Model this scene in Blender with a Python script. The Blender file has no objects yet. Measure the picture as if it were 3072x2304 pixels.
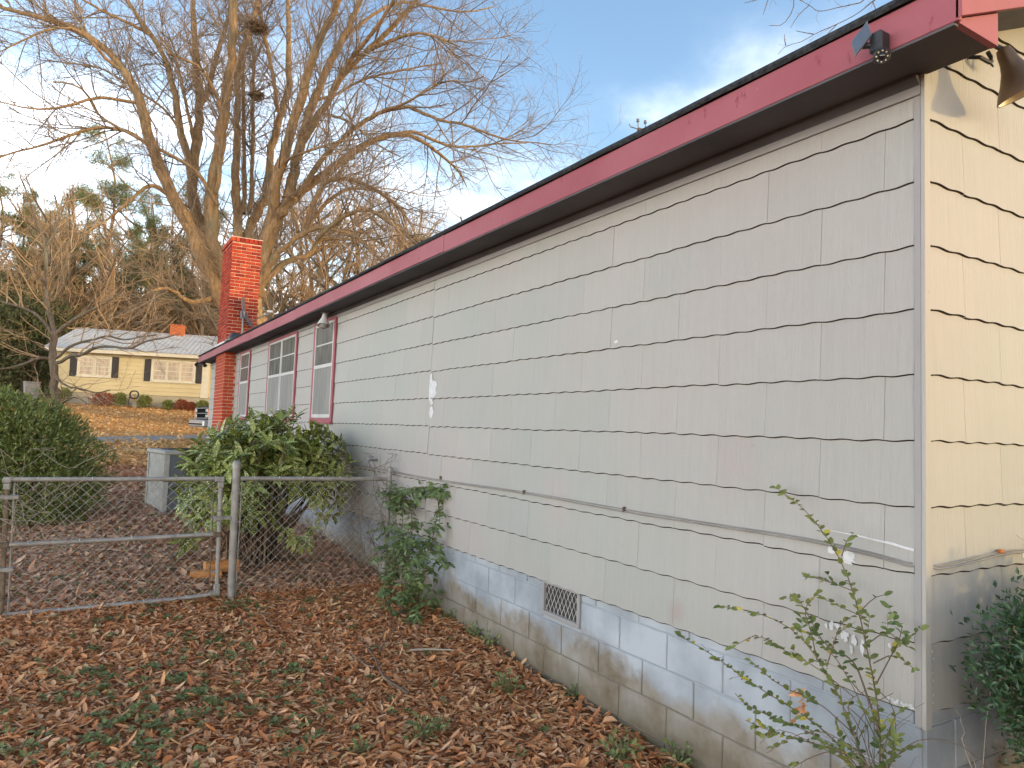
import bpy, math, random
import numpy as np
from mathutils import Vector, Matrix

random.seed(3)
rng = np.random.default_rng(11)
S = bpy.context.scene
COL = S.collection
PI = math.pi
R = math.radians

# ------------------------------------------------------------------ camera
EYE = (-2.9006, -1.6084, 1.898)
YAW, PITCH, ROLL = 0.541042, 0.0660054, 0.0355982
cam = bpy.data.cameras.new('camera')
cam.sensor_fit = 'HORIZONTAL'
cam.sensor_width = 36.0
cam.lens = 36.0 * 2142.515 / 3072.0
cam.clip_start = 0.05
cam.clip_end = 2000
camo = bpy.data.objects.new('camera', cam)
COL.objects.link(camo)
fw = Vector((math.sin(YAW) * math.cos(PITCH), math.cos(YAW) * math.cos(PITCH), math.sin(PITCH)))
rt = Vector((math.cos(YAW), -math.sin(YAW), 0))
up = rt.cross(fw)
r2 = rt * math.cos(ROLL) + up * math.sin(ROLL)
u2 = up * math.cos(ROLL) - rt * math.sin(ROLL)
camo.matrix_world = Matrix(((r2.x, u2.x, -fw.x, EYE[0]), (r2.y, u2.y, -fw.y, EYE[1]),
                            (r2.z, u2.z, -fw.z, EYE[2]), (0, 0, 0, 1)))
S.camera = camo

# ------------------------------------------------------------------ light
SUN_AZ, SUN_EL = R(138), R(9.5)          # azimuth clockwise from +Y
SKY_STRENGTH, CLOUD_STRENGTH, SUN_STRENGTH = 0.10, 2.0, 0.5
S.view_settings.view_transform = 'Standard'
S.view_settings.look = 'None'
S.view_settings.exposure = 2.2
S.view_settings.gamma = 1
S.view_settings.use_curve_mapping = False
world = bpy.data.worlds.new('World')
S.world = world
world.use_nodes = True
wt = world.node_tree
wt.nodes.clear()
def wn(t, **k):
    n = wt.nodes.new(t)
    for a, b in k.items():
        setattr(n, a, b)
    return n
sky = wn('ShaderNodeTexSky', sky_type='NISHITA', sun_disc=False, sun_elevation=SUN_EL, sun_rotation=SUN_AZ,
         altitude=100, air_density=1.0, dust_density=0.6, ozone_density=1.6)
bg1 = wn('ShaderNodeBackground'); bg1.inputs['Strength'].default_value = SKY_STRENGTH
bg2 = wn('ShaderNodeBackground'); bg2.inputs['Strength'].default_value = CLOUD_STRENGTH
tc = wn('ShaderNodeTexCoord')
sep = wn('ShaderNodeSeparateXYZ')
wt.links.new(tc.outputs['Generated'], sep.inputs[0])
def wmath(op, a, b=None, c=None):
    n = wn('ShaderNodeMath', operation=op)
    for i, v in enumerate((a, b, c)):
        if v is None: continue
        if isinstance(v, (int, float)): n.inputs[i].default_value = v
        else: wt.links.new(v, n.inputs[i])
    return n.outputs[0]
zc = wmath('MAXIMUM', sep.outputs[2], 0.0)
den = wmath('ADD', zc, 0.22)
comb = wn('ShaderNodeCombineXYZ')
wt.links.new(wmath('DIVIDE', sep.outputs[0], den), comb.inputs[0])
wt.links.new(wmath('DIVIDE', sep.outputs[1], den), comb.inputs[1])
comb.inputs[2].default_value = 8.2
nz = wn('ShaderNodeTexNoise'); nz.inputs['Scale'].default_value = 0.85; nz.inputs['Detail'].default_value = 7
nz.inputs['Roughness'].default_value = 0.55; nz.inputs['Distortion'].default_value = 0.35
wt.links.new(comb.outputs[0], nz.inputs['Vector'])
low = wmath('MULTIPLY', wmath('SUBTRACT', 0.46, wmath('MINIMUM', zc, 0.58)), 0.8)       # more cloud towards the horizon
dens = wmath('ADD', nz.outputs['Fac'], low)
mr = wn('ShaderNodeMapRange', interpolation_type='SMOOTHERSTEP')
wt.links.new(dens, mr.inputs['Value'])
mr.inputs['From Min'].default_value = 0.44; mr.inputs['From Max'].default_value = 1.08
mr.inputs['To Min'].default_value = 0.0; mr.inputs['To Max'].default_value = 1.0
# clouds are warm towards the low sun and neutral away from it
dotn = wn('ShaderNodeVectorMath', operation='DOT_PRODUCT')
wt.links.new(tc.outputs['Generated'], dotn.inputs[0]); dotn.inputs[1].default_value = (math.sin(SUN_AZ), math.cos(SUN_AZ), 0)
cmix = wn('ShaderNodeMix', data_type='RGBA')
glow = wn('ShaderNodeMapRange', interpolation_type='SMOOTHSTEP'); wt.links.new(dotn.outputs['Value'], glow.inputs['Value'])
glow.inputs['From Min'].default_value = -0.5; glow.inputs['From Max'].default_value = 1.0
wt.links.new(glow.outputs['Result'], cmix.inputs[0])
cmix.inputs[6].default_value = (1.0, 0.97, 0.94, 1); cmix.inputs[7].default_value = (1.0, 0.80, 0.52, 1)
wt.links.new(cmix.outputs[2], bg2.inputs['Color'])
mixs = wn('ShaderNodeMixShader')
wt.links.new(mr.outputs['Result'], mixs.inputs[0])
wt.links.new(sky.outputs[0], bg1.inputs['Color'])
wt.links.new(bg1.outputs[0], mixs.inputs[1])
wt.links.new(bg2.outputs[0], mixs.inputs[2])
wo = wn('ShaderNodeOutputWorld')
wt.links.new(mixs.outputs[0], wo.inputs['Surface'])

sunv = Vector((math.sin(SUN_AZ) * math.cos(SUN_EL), math.cos(SUN_AZ) * math.cos(SUN_EL), math.sin(SUN_EL)))
sl = bpy.data.lights.new('sun', 'SUN')
sl.energy = SUN_STRENGTH
sl.angle = R(2.5)
sl.color = (1.0, 0.68, 0.24)
so = bpy.data.objects.new('sun', sl)
so.rotation_euler = sunv.to_track_quat('Z', 'Y').to_euler()
so.location = (10, -10, 12)
COL.objects.link(so)

# ------------------------------------------------------------------ materials
class Mat:
    def __init__(s, name, rough=0.75, spec=0.3, metal=0.0):
        s.m = bpy.data.materials.new(name); s.m.use_nodes = True
        s.t = s.m.node_tree; s.b = s.t.nodes['Principled BSDF']
        s.b.inputs['Roughness'].default_value = rough
        s.b.inputs['Specular IOR Level'].default_value = spec
        s.b.inputs['Metallic'].default_value = metal
        s._pos = None
    def n(s, t, **k):
        x = s.t.nodes.new(t)
        for a, b in k.items(): setattr(x, a, b)
        return x
    def set(s, sock, v):
        if hasattr(v, 'is_output'): s.t.links.new(v, sock)
        elif isinstance(v, (tuple, list)) and len(v) == 3 and sock.type == 'RGBA': sock.default_value = (*v, 1)
        else: sock.default_value = v
    def pos(s):
        if s._pos is None: s._pos = s.n('ShaderNodeNewGeometry').outputs['Position']
        return s._pos
    def obj(s): return s.n('ShaderNodeTexCoord').outputs['Object']
    def scaled(s, v, sc):
        m = s.n('ShaderNodeVectorMath', operation='MULTIPLY'); s.t.links.new(v, m.inputs[0]); m.inputs[1].default_value = sc
        return m.outputs[0]
    def noise(s, scale, detail=4, rough=0.55, vec=None, dist=0.0):
        x = s.n('ShaderNodeTexNoise'); x.inputs['Scale'].default_value = scale; x.inputs['Detail'].default_value = detail
        x.inputs['Roughness'].default_value = rough; x.inputs['Distortion'].default_value = dist
        s.t.links.new(vec if vec is not None else s.pos(), x.inputs['Vector'])
        return x.outputs['Fac']
    def voro(s, scale, vec=None, feature='F1'):
        x = s.n('ShaderNodeTexVoronoi', feature=feature); x.inputs['Scale'].default_value = scale
        s.t.links.new(vec if vec is not None else s.pos(), x.inputs['Vector'])
        return x.outputs['Distance']
    def ramp(s, f, stops, interp='LINEAR'):
        x = s.n('ShaderNodeValToRGB'); x.color_ramp.interpolation = interp
        e = x.color_ramp.elements
        while len(e) < len(stops): e.new(0.5)
        for i, (p, c) in enumerate(stops):
            e[i].position = p; e[i].color = (*c, 1) if isinstance(c, (tuple, list)) else (c, c, c, 1)
        s.set(x.inputs[0], f)
        return x.outputs[0]
    def mix(s, f, a, b, blend='MIX'):
        x = s.n('ShaderNodeMix', data_type='RGBA', blend_type=blend)
        s.set(x.inputs[0], f); s.set(x.inputs[6], a); s.set(x.inputs[7], b)
        return x.outputs[2]
    def math(s, op, a, b=0.5, c=None, clamp=False):
        x = s.n('ShaderNodeMath', operation=op); x.use_clamp = clamp
        s.set(x.inputs[0], a); s.set(x.inputs[1], b)
        if c is not None: s.set(x.inputs[2], c)
        return x.outputs[0]
    def rnd(s):
        a = s.n('ShaderNodeAttribute', attribute_name='rnd').outputs['Fac']
        o = s.n('ShaderNodeObjectInfo').outputs['Random']
        return s.math('FRACT', s.math('ADD', a, o))
    def orand(s): return s.n('ShaderNodeObjectInfo').outputs['Random']
    def z(s):
        x = s.n('ShaderNodeSeparateXYZ'); s.t.links.new(s.pos(), x.inputs[0]); return x.outputs[2]
    def col(s, c): s.set(s.b.inputs['Base Color'], c); return s
    def bump(s, h, dist=0.01, strength=1.0):
        x = s.n('ShaderNodeBump'); x.inputs['Distance'].default_value = dist; x.inputs['Strength'].default_value = strength
        s.t.links.new(h, x.inputs['Height']); s.t.links.new(x.outputs[0], s.b.inputs['Normal']); return s

def plain(name, c, rough=0.7, spec=0.3, metal=0.0, var=0.25, scale=6.0, bump=0.0):
    m = Mat(name, rough, spec, metal)
    f = m.noise(scale, 5)
    m.col(m.ramp(f, [(0.3, tuple(x * (1 - var) for x in c)), (0.7, tuple(min(1, x * (1 + var * 0.6)) for x in c))]))
    if bump: m.bump(m.noise(scale * 8, 4), bump)
    return m.m

MT = {}
# painted wooden shingle siding: greige paint, faint pink and green casts between sheets, vertical wood grain
m = Mat('siding_paint', 0.62, 0.25)
c = m.ramp(m.noise(0.55, 3), [(0.36, (0.408, 0.366, 0.336)), (0.5, (0.388, 0.372, 0.334)), (0.66, (0.365, 0.368, 0.327))])
c = m.mix(0.16, c, m.ramp(m.orand(), [(0, (0.318, 0.307, 0.278)), (1, (0.480, 0.423, 0.384))]))
c = m.mix(0.10, c, m.ramp(m.noise(1.0, 5, 0.6, m.scaled(m.pos(), (38, 38, 1.1)), 0.5), [(0.3, (0.25, 0.24, 0.215)), (0.7, (0.44, 0.42, 0.39))]))
spk = m.ramp(m.noise(34, 2), [(0.22, 1.0), (0.27, 0.0)])
c = m.mix(m.math('MULTIPLY', spk, 0.5), c, (0.30, 0.28, 0.25))
dirt = m.math('MULTIPLY', m.ramp(m.z(), [(0.80, 1.0), (1.0, 0.0)]), m.noise(3.0, 4))
c = m.mix(m.math('MULTIPLY', m.ramp(m.noise(1.3, 6), [(0.55, 0.0), (0.75, 1.0)]), 0.18), c, (0.40, 0.36, 0.32))
for ctr, rad, tint, amt in (((0, .95, 1.78), .26, (0.42, 0.31, 0.29), .28), ((0, 1.36, .94), .09, (0.33, 0.22, 0.19), .4), ((0, 2.55, 1.42), .30, (0.44, 0.35, 0.33), .3), ((0, 4.2, 1.65), .35, (0.45, 0.37, 0.34), .4)):
    dv = m.n('ShaderNodeVectorMath', operation='DISTANCE'); m.t.links.new(m.pos(), dv.inputs[0]); dv.inputs[1].default_value = ctr
    dd = m.math('ADD', m.math('DIVIDE', dv.outputs['Value'], rad), m.math('MULTIPLY', m.math('SUBTRACT', m.noise(6, 4), .5), 1.1))
    c = m.mix(m.math('MULTIPLY', m.ramp(dd, [(0.25, 1.0), (0.95, 0.0)]), amt), c, tint)
m.col(m.mix(m.math('MULTIPLY', dirt, 0.3), c, (0.36, 0.32, 0.28)))
gr = m.noise(1.0, 4, 0.6, m.scaled(m.pos(), (110, 110, 2.0)), 0.8)
m.bump(m.math('ADD', gr, m.math('MULTIPLY', m.noise(5, 3), 1.5)), 0.0034, 0.9)
MT['siding'] = m.m
MT['lip'] = plain('lap_shadow_edge', (0.05, 0.042, 0.036), 0.9, 0.1)  # dark edge colour paints the shadow line under each shingle course
MT['gap'] = plain('dark_felt_backing', (0.06, 0.055, 0.05), 0.9, 0.1)
m = Mat('trim_paint', 0.6, 0.3)
m.col(m.ramp(m.noise(2.2, 5), [(0.3, (0.281, 0.264, 0.255)), (0.7, (0.340, 0.319, 0.306))])); MT['trim'] = m.m
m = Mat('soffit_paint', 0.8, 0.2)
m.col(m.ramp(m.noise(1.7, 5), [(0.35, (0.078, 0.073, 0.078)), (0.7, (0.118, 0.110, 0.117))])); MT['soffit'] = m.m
m = Mat('red_paint', 0.62, 0.2)
c = m.ramp(m.noise(1.1, 5), [(0.3, (0.29, 0.070, 0.084)), (0.7, (0.365, 0.115, 0.132))])
c = m.mix(m.ramp(m.noise(11, 4, 0.6, m.scaled(m.pos(), (1.0, 1.0, 0.5))), [(0.27, 0.85), (0.335, 0.0)]), c, (0.20, 0.035, 0.04))
c = m.mix(m.ramp(m.noise(26, 2), [(0.19, 1.0), (0.22, 0.0)]), c, (0.62, 0.45, 0.42))
m.col(c); m.bump(m.noise(14, 6, 0.65), 0.004, 0.6); MT['red'] = m.m
MT['white_flake'] = plain('exposed_white_primer', (0.62, 0.615, 0.60), 0.8, 0.15, 0, 0.14, 30)
MT['sash'] = plain('white_aluminium', (0.48, 0.47, 0.445), 0.45, 0.4, 0, 0.12)
m = Mat('window_glass', 0.06, 0.05)
m.col(m.ramp(m.noise(3.5, 4, 0.6, m.scaled(m.pos(), (1, 1.6, 0.5))), [(0.3, (0.085, 0.082, 0.075)), (0.7, (0.19, 0.185, 0.165))]))
m.b.inputs['Roughness'].default_value = 0.16; MT['glass'] = m.m
m = Mat('insect_screen', 0.7, 0.1)
m.col(m.ramp(m.noise(2.2, 4, 0.6, m.scaled(m.pos(), (1, 3.5, 0.5))), [(0.3, (0.19, 0.183, 0.168)), (0.7, (0.30, 0.29, 0.265))])); MT['screen'] = m.m
m = Mat('roofing', 0.95, 0.15)
m.col(m.ramp(m.noise(40, 3), [(0.3, (0.018, 0.018, 0.02)), (0.7, (0.06, 0.06, 0.062))])); MT['roofing'] = m.m
# concrete block foundation: blue-grey paint high up, bare stained concrete low down
m = Mat('block_paint', 0.85, 0.2)
wob = m.math('ADD', m.z(), m.math('MULTIPLY', m.math('SUBTRACT', m.noise(2.6, 5, 0.6), 0.5), 0.62))
paint = m.ramp(m.noise(2.1, 4), [(0.35, (0.25, 0.275, 0.298)), (0.65, (0.42, 0.448, 0.475))])
bare = m.ramp(m.noise(2.8, 6, 0.62), [(0.32, (0.14, 0.105, 0.065)), (0.5, (0.245, 0.215, 0.175)), (0.7, (0.31, 0.295, 0.265))])
damp = m.mix(m.ramp(m.math('ADD', m.z(), m.math('MULTIPLY', m.noise(4.5, 5), 0.3)), [(0.30, 1.0), (0.52, 0.0)]), bare, (0.13, 0.105, 0.065))
m.col(m.mix(m.ramp(wob, [(0.46, 0.0), (0.58, 1.0)]), damp, paint))
m.bump(m.noise(55, 4, 0.6), 0.004, 0.5); MT['block'] = m.m
m2 = Mat('mortar', 0.95, 0.1)
m2.col(m2.mix(m2.ramp(m2.z(), [(0.4, 0.0), (0.62, 1.0)]), (0.19, 0.165, 0.13), (0.36, 0.385, 0.41)))
m2.bump(m2.noise(60, 4), 0.004); MT['mortar'] = m2.m
m = Mat('painted_brick', 0.8, 0.12)
c = m.mix(m.ramp(m.z(), [(0.0, 0.0), (1.0, 1.0)]), (0.36, 0.055, 0.035), (0.36, 0.055, 0.035))
c = m.ramp(m.math('ADD', m.math('MULTIPLY', m.orand(), 0.5), m.math('MULTIPLY', m.noise(9, 5), 0.5)),
           [(0.25, (0.22, 0.026, 0.017)), (0.5, (0.38, 0.045, 0.022)), (0.78, (0.48, 0.085, 0.035))])
m.col(c); m.bump(m.noise(40, 4), 0.004, 0.6); MT['brick'] = m.m
MT['joint'] = plain('brick_mortar', (0.66, 0.46, 0.37), 0.95, 0.1, 0, 0.3, 9)
MT['galv'] = plain('galvanised_steel', (0.29, 0.28, 0.26), 0.5, 0.4, 0.35, 0.35, 14, 0.001)
MT['galv_paint'] = plain('weathered_grey_pipe', (0.31, 0.288, 0.265), 0.5, 0.4, 0.15, 0.25, 11, 0.001)
MT['wire'] = plain('dull_fence_wire', (0.40, 0.37, 0.33), 0.6, 0.3, 0.1, 0.4, 20)
MT['rust'] = plain('rusty_fitting', (0.19, 0.145, 0.105), 0.8, 0.2, 0.2, 0.4, 30)
MT['black'] = plain('black_plastic', (0.03, 0.03, 0.034), 0.45, 0.4)
MT['panel'] = plain('solar_cells', (0.10, 0.12, 0.16), 0.2, 0.6, 0, 0.1, 20)
MT['lens'] = plain('lens_glass', (0.01, 0.01, 0.012), 0.05, 0.8)
MT['bronze'] = plain('brown_lamp_metal', (0.17, 0.115, 0.075), 0.4, 0.4, 0.5, 0.3, 8)
MT['reflector'] = plain('pale_reflector', (0.72, 0.62, 0.42), 0.35, 0.4, 0.1)
MT['white'] = plain('white_enamel', (0.70, 0.69, 0.66), 0.4, 0.4)
MT['grey_metal'] = plain('grey_metal', (0.22, 0.22, 0.23), 0.45, 0.4, 0.4)
MT['cable'] = plain('painted_cable', (0.26, 0.24, 0.22), 0.6, 0.3)
MT['orange'] = plain('orange_plastic', (0.45, 0.14, 0.03), 0.5, 0.4)
m = Mat('raw_lumber', 0.8, 0.2)
g = m.noise(1.0, 5, 0.6, m.scaled(m.obj(), (5, 45, 45)), 0.8)
m.col(m.ramp(g, [(0.3, (0.34, 0.13, 0.04)), (0.55, (0.60, 0.27, 0.09)), (0.75, (0.68, 0.36, 0.14))])); m.bump(g, .004); MT['lumber'] = m.m
MT['cabinet'] = plain('beige_cabinet', (0.42, 0.405, 0.365), 0.5, 0.35)
m = Mat('coil_grille', 0.6, 0.4)
x = m.n('ShaderNodeTexWave', wave_type='BANDS', bands_direction='Z'); x.inputs['Scale'].default_value = 26
m.t.links.new(m.obj(), x.inputs['Vector'])
m.col(m.ramp(x.outputs['Fac'], [(0.2, (0.075, 0.085, 0.095)), (0.8, (0.17, 0.185, 0.20))])); MT['grille'] = m.m
MT['paper'] = plain('paper_label', (0.8, 0.8, 0.79), 0.7, 0.2, 0, 0.05)

def bark(name, a, b, sc=9):
    m = Mat(name, 0.9, 0.15)
    f = m.noise(1.0, 6, 0.65, m.scaled(m.pos(), (sc, sc, sc * 0.22)), 0.4)
    g = m.noise(0.9, 4)
    c = m.ramp(f, [(0.3, tuple(x * 0.45 for x in a)), (0.55, a), (0.75, b)])
    c = m.mix(m.ramp(g, [(0.5, 0.0), (0.72, 0.55)]), c, (0.15, 0.165, 0.11))
    m.col(c); m.bump(f, 0.04, 0.8)
    return m.m
MT['bark'] = bark('grey_brown_bark', (0.304, 0.191, 0.101), (0.483, 0.323, 0.180))
MT['bark_dark'] = bark('dark_bark', (0.168, 0.126, 0.091), (0.294, 0.231, 0.168), 14)
MT['bark_pine'] = bark('pine_bark', (0.275, 0.156, 0.094), (0.450, 0.288, 0.175), 6)
def twigmat(name, a, b):
    m = Mat(name, 0.85, 0.2); m.col(m.ramp(m.rnd(), [(0, a), (1, b)])); return m.m
MT['twig'] = twigmat('fine_twigs', (0.142, 0.098, 0.069), (0.303, 0.230, 0.167))
MT['twig_brown'] = twigmat('brown_twigs', (0.256, 0.168, 0.099), (0.480, 0.328, 0.192))
MT['twig_pale'] = twigmat('pale_dry_twigs', (0.28, 0.23, 0.18), (0.45, 0.39, 0.32))
MT['stem'] = twigmat('brown_stems', (0.13, 0.085, 0.055), (0.22, 0.15, 0.10))
def leafmat(name, stops, rough=0.45, spec=0.4, trans=0.25, patch=None):
    m = Mat(name, rough, spec)
    c = m.ramp(m.rnd(), stops)
    c = m.mix(0.30, c, m.ramp(m.noise(7, 3), [(0.3, tuple(x * 0.6 for x in stops[0][1])), (0.7, stops[-1][1])]))
    if patch:
        sp = m.ramp(m.voro(patch[0]), [(0.24, 1.0), (0.46, 0.0)])
        sp = m.math('MULTIPLY', sp, m.ramp(m.noise(13, 3), [(0.34, 0.0), (0.50, 1.0)]))
        c = m.mix(m.math('MULTIPLY', sp, patch[2]), c, patch[1])
    m.col(c)
    if trans:
        tr = m.n('ShaderNodeBsdfTranslucent'); m.set(tr.inputs[0], c)
        mx = m.n('ShaderNodeMixShader'); mx.inputs[0].default_value = trans
        out = m.t.nodes['Material Output']
        m.t.links.new(m.b.outputs[0], mx.inputs[1]); m.t.links.new(tr.outputs[0], mx.inputs[2]); m.t.links.new(mx.outputs[0], out.inputs['Surface'])
    return m.m
MT['leaf_litter'] = leafmat('dead_leaves', [(0.0, (0.34, 0.115, 0.045)), (0.3, (0.58, 0.215, 0.08)), (0.55, (0.70, 0.315, 0.135)), (0.8, (0.80, 0.49, 0.30)), (1.0, (0.66, 0.42, 0.20))], 0.6, 0.3, 0.12)
MT['leaf_litter_dull'] = leafmat('old_dull_leaves', [(0.0, (0.34, 0.155, 0.09)), (0.4, (0.56, 0.28, 0.16)), (0.75, (0.72, 0.44, 0.28)), (1.0, (0.62, 0.40, 0.24))], 0.7, 0.25, 0.1)
MT['leaf_lawn'] = leafmat('lawn_leaves', [(0.0, (0.504, 0.270, 0.108)), (0.5, (0.720, 0.432, 0.186)), (1.0, (0.816, 0.552, 0.276))], 0.8, 0.2, 0.1)
MT['aucuba'] = leafmat('gold_dust_leaf', [(0.0, (0.055, 0.095, 0.02)), (0.5, (0.155, 0.215, 0.045)), (1.0, (0.34, 0.38, 0.09))], 0.24, 0.6, 0.15, (60, (0.75, 0.68, 0.24), 0.95))
MT['evergreen'] = leafmat('dark_green_leaf', [(0.0, (0.086, 0.125, 0.033)), (0.6, (0.189, 0.235, 0.059)), (1.0, (0.326, 0.345, 0.095))], 0.4, 0.45, 0.2)
MT['evergreen_far'] = leafmat('olive_leaf', [(0.0, (0.05, 0.06, 0.028)), (0.6, (0.105, 0.115, 0.05)), (1.0, (0.17, 0.165, 0.08))], 0.7, 0.2, 0.2)
MT['box'] = leafmat('boxwood_leaf', [(0.0, (0.022, 0.053, 0.022)), (0.7, (0.050, 0.106, 0.040)), (1.0, (0.088, 0.163, 0.062))], 0.38, 0.5, 0.15)
MT['vine'] = leafmat('vine_leaf', [(0.0, (0.075, 0.125, 0.042)), (0.6, (0.14, 0.205, 0.065)), (1.0, (0.22, 0.28, 0.10))], 0.42, 0.45, 0.25)
MT['privet'] = leafmat('privet_leaf', [(0.0, (0.061, 0.114, 0.040)), (0.6, (0.113, 0.184, 0.059)), (0.93, (0.179, 0.248, 0.079)), (0.95, (0.610, 0.497, 0.070)), (1.0, (0.657, 0.547, 0.089))], 0.42, 0.4, 0.3)
MT['weed'] = leafmat('ground_weed', [(0.0, (0.09, 0.12, 0.045)), (0.6, (0.17, 0.22, 0.075)), (1.0, (0.27, 0.33, 0.12))], 0.5, 0.4, 0.25)
MT['needles'] = leafmat('pine_needles', [(0.0, (0.080, 0.123, 0.051)), (0.6, (0.174, 0.225, 0.087)), (1.0, (0.304, 0.326, 0.123))], 0.6, 0.3, 0.3)
MT['red_shrub'] = leafmat('rusty_leaf', [(0.0, (0.22, 0.06, 0.03)), (1.0, (0.42, 0.15, 0.08))], 0.6, 0.3, 0.2)

# ------------------------------------------------------------------ traced limb and stem curves (metres)

# ------------------------------------------------------------------ mesh helpers
def mk(name, V, faces, mats, parent=None, smooth=False, rnd=None, matidx=None, loc=None):
    """one mesh object from numpy arrays; faces = list of (M,3)/(M,4) index arrays"""
    me = mesh(name, V, faces, mats, smooth, rnd, matidx)
    return link(name, me, parent, loc)
def mesh(name, V, faces, mats, smooth=False, rnd=None, matidx=None):
    me = bpy.data.meshes.new(name)
    V = np.asarray(V, np.float32)
    if not isinstance(faces, (list, tuple)): faces = [faces]
    faces = [np.asarray(f, np.int32) for f in faces if len(f)]
    me.vertices.add(len(V)); me.vertices.foreach_set('co', V.ravel())
    tot = np.concatenate([np.full(len(f), f.shape[1], np.int32) for f in faces])
    idx = np.concatenate([f.ravel() for f in faces])
    me.loops.add(len(idx)); me.loops.foreach_set('vertex_index', idx)
    me.polygons.add(len(tot))
    st = np.zeros(len(tot), np.int32); st[1:] = np.cumsum(tot)[:-1]
    me.polygons.foreach_set('loop_start', st)
    try: me.polygons.foreach_set('loop_total', tot)
    except Exception: pass
    if not isinstance(mats, (list, tuple)): mats = [mats]
    for x in mats: me.materials.append(x)
    if matidx is not None: me.polygons.foreach_set('material_index', np.asarray(matidx, np.int32))
    me.update(calc_edges=True)
    me.polygons.foreach_set('use_smooth', np.full(len(tot), bool(smooth)))
    if rnd is not None:
        a = me.attributes.new('rnd', 'FLOAT', 'POINT'); a.data.foreach_set('value', np.asarray(rnd, np.float32))
    return me
def link(name, me, parent=None, loc=None, mat4=None):
    o = bpy.data.objects.new(name, me); COL.objects.link(o)
    if parent: o.parent = parent
    if mat4 is not None: o.matrix_local = mat4
    elif loc is not None: o.location = loc
    return o
def tag(o, label, cat, group=None, kind=None):
    if label: o['label'] = label
    if cat: o['category'] = cat
    if group: o['group'] = group
    if kind: o['kind'] = kind
    return o
def thing(name, label, cat, loc=(0, 0, 0), rotz=0, group=None):
    o = bpy.data.objects.new(name, None); COL.objects.link(o)
    o.location = loc; o.rotation_euler = (0, 0, rotz); o.empty_display_size = 0.2
    return tag(o, label, cat, group)
def copy_thing(o, loc, rotz=0, scale=1.0, label=None):
    c = o.copy(); COL.objects.link(c); c.location = loc; c.rotation_euler = (0, 0, rotz); c.scale = (scale,) * 3 if isinstance(scale, (int, float)) else scale
    if label: c['label'] = label
    for ch in list(o.children):
        d = ch.copy(); COL.objects.link(d); d.parent = c
        for g in list(ch.children):
            e = g.copy(); COL.objects.link(e); e.parent = d
    return c

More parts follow.
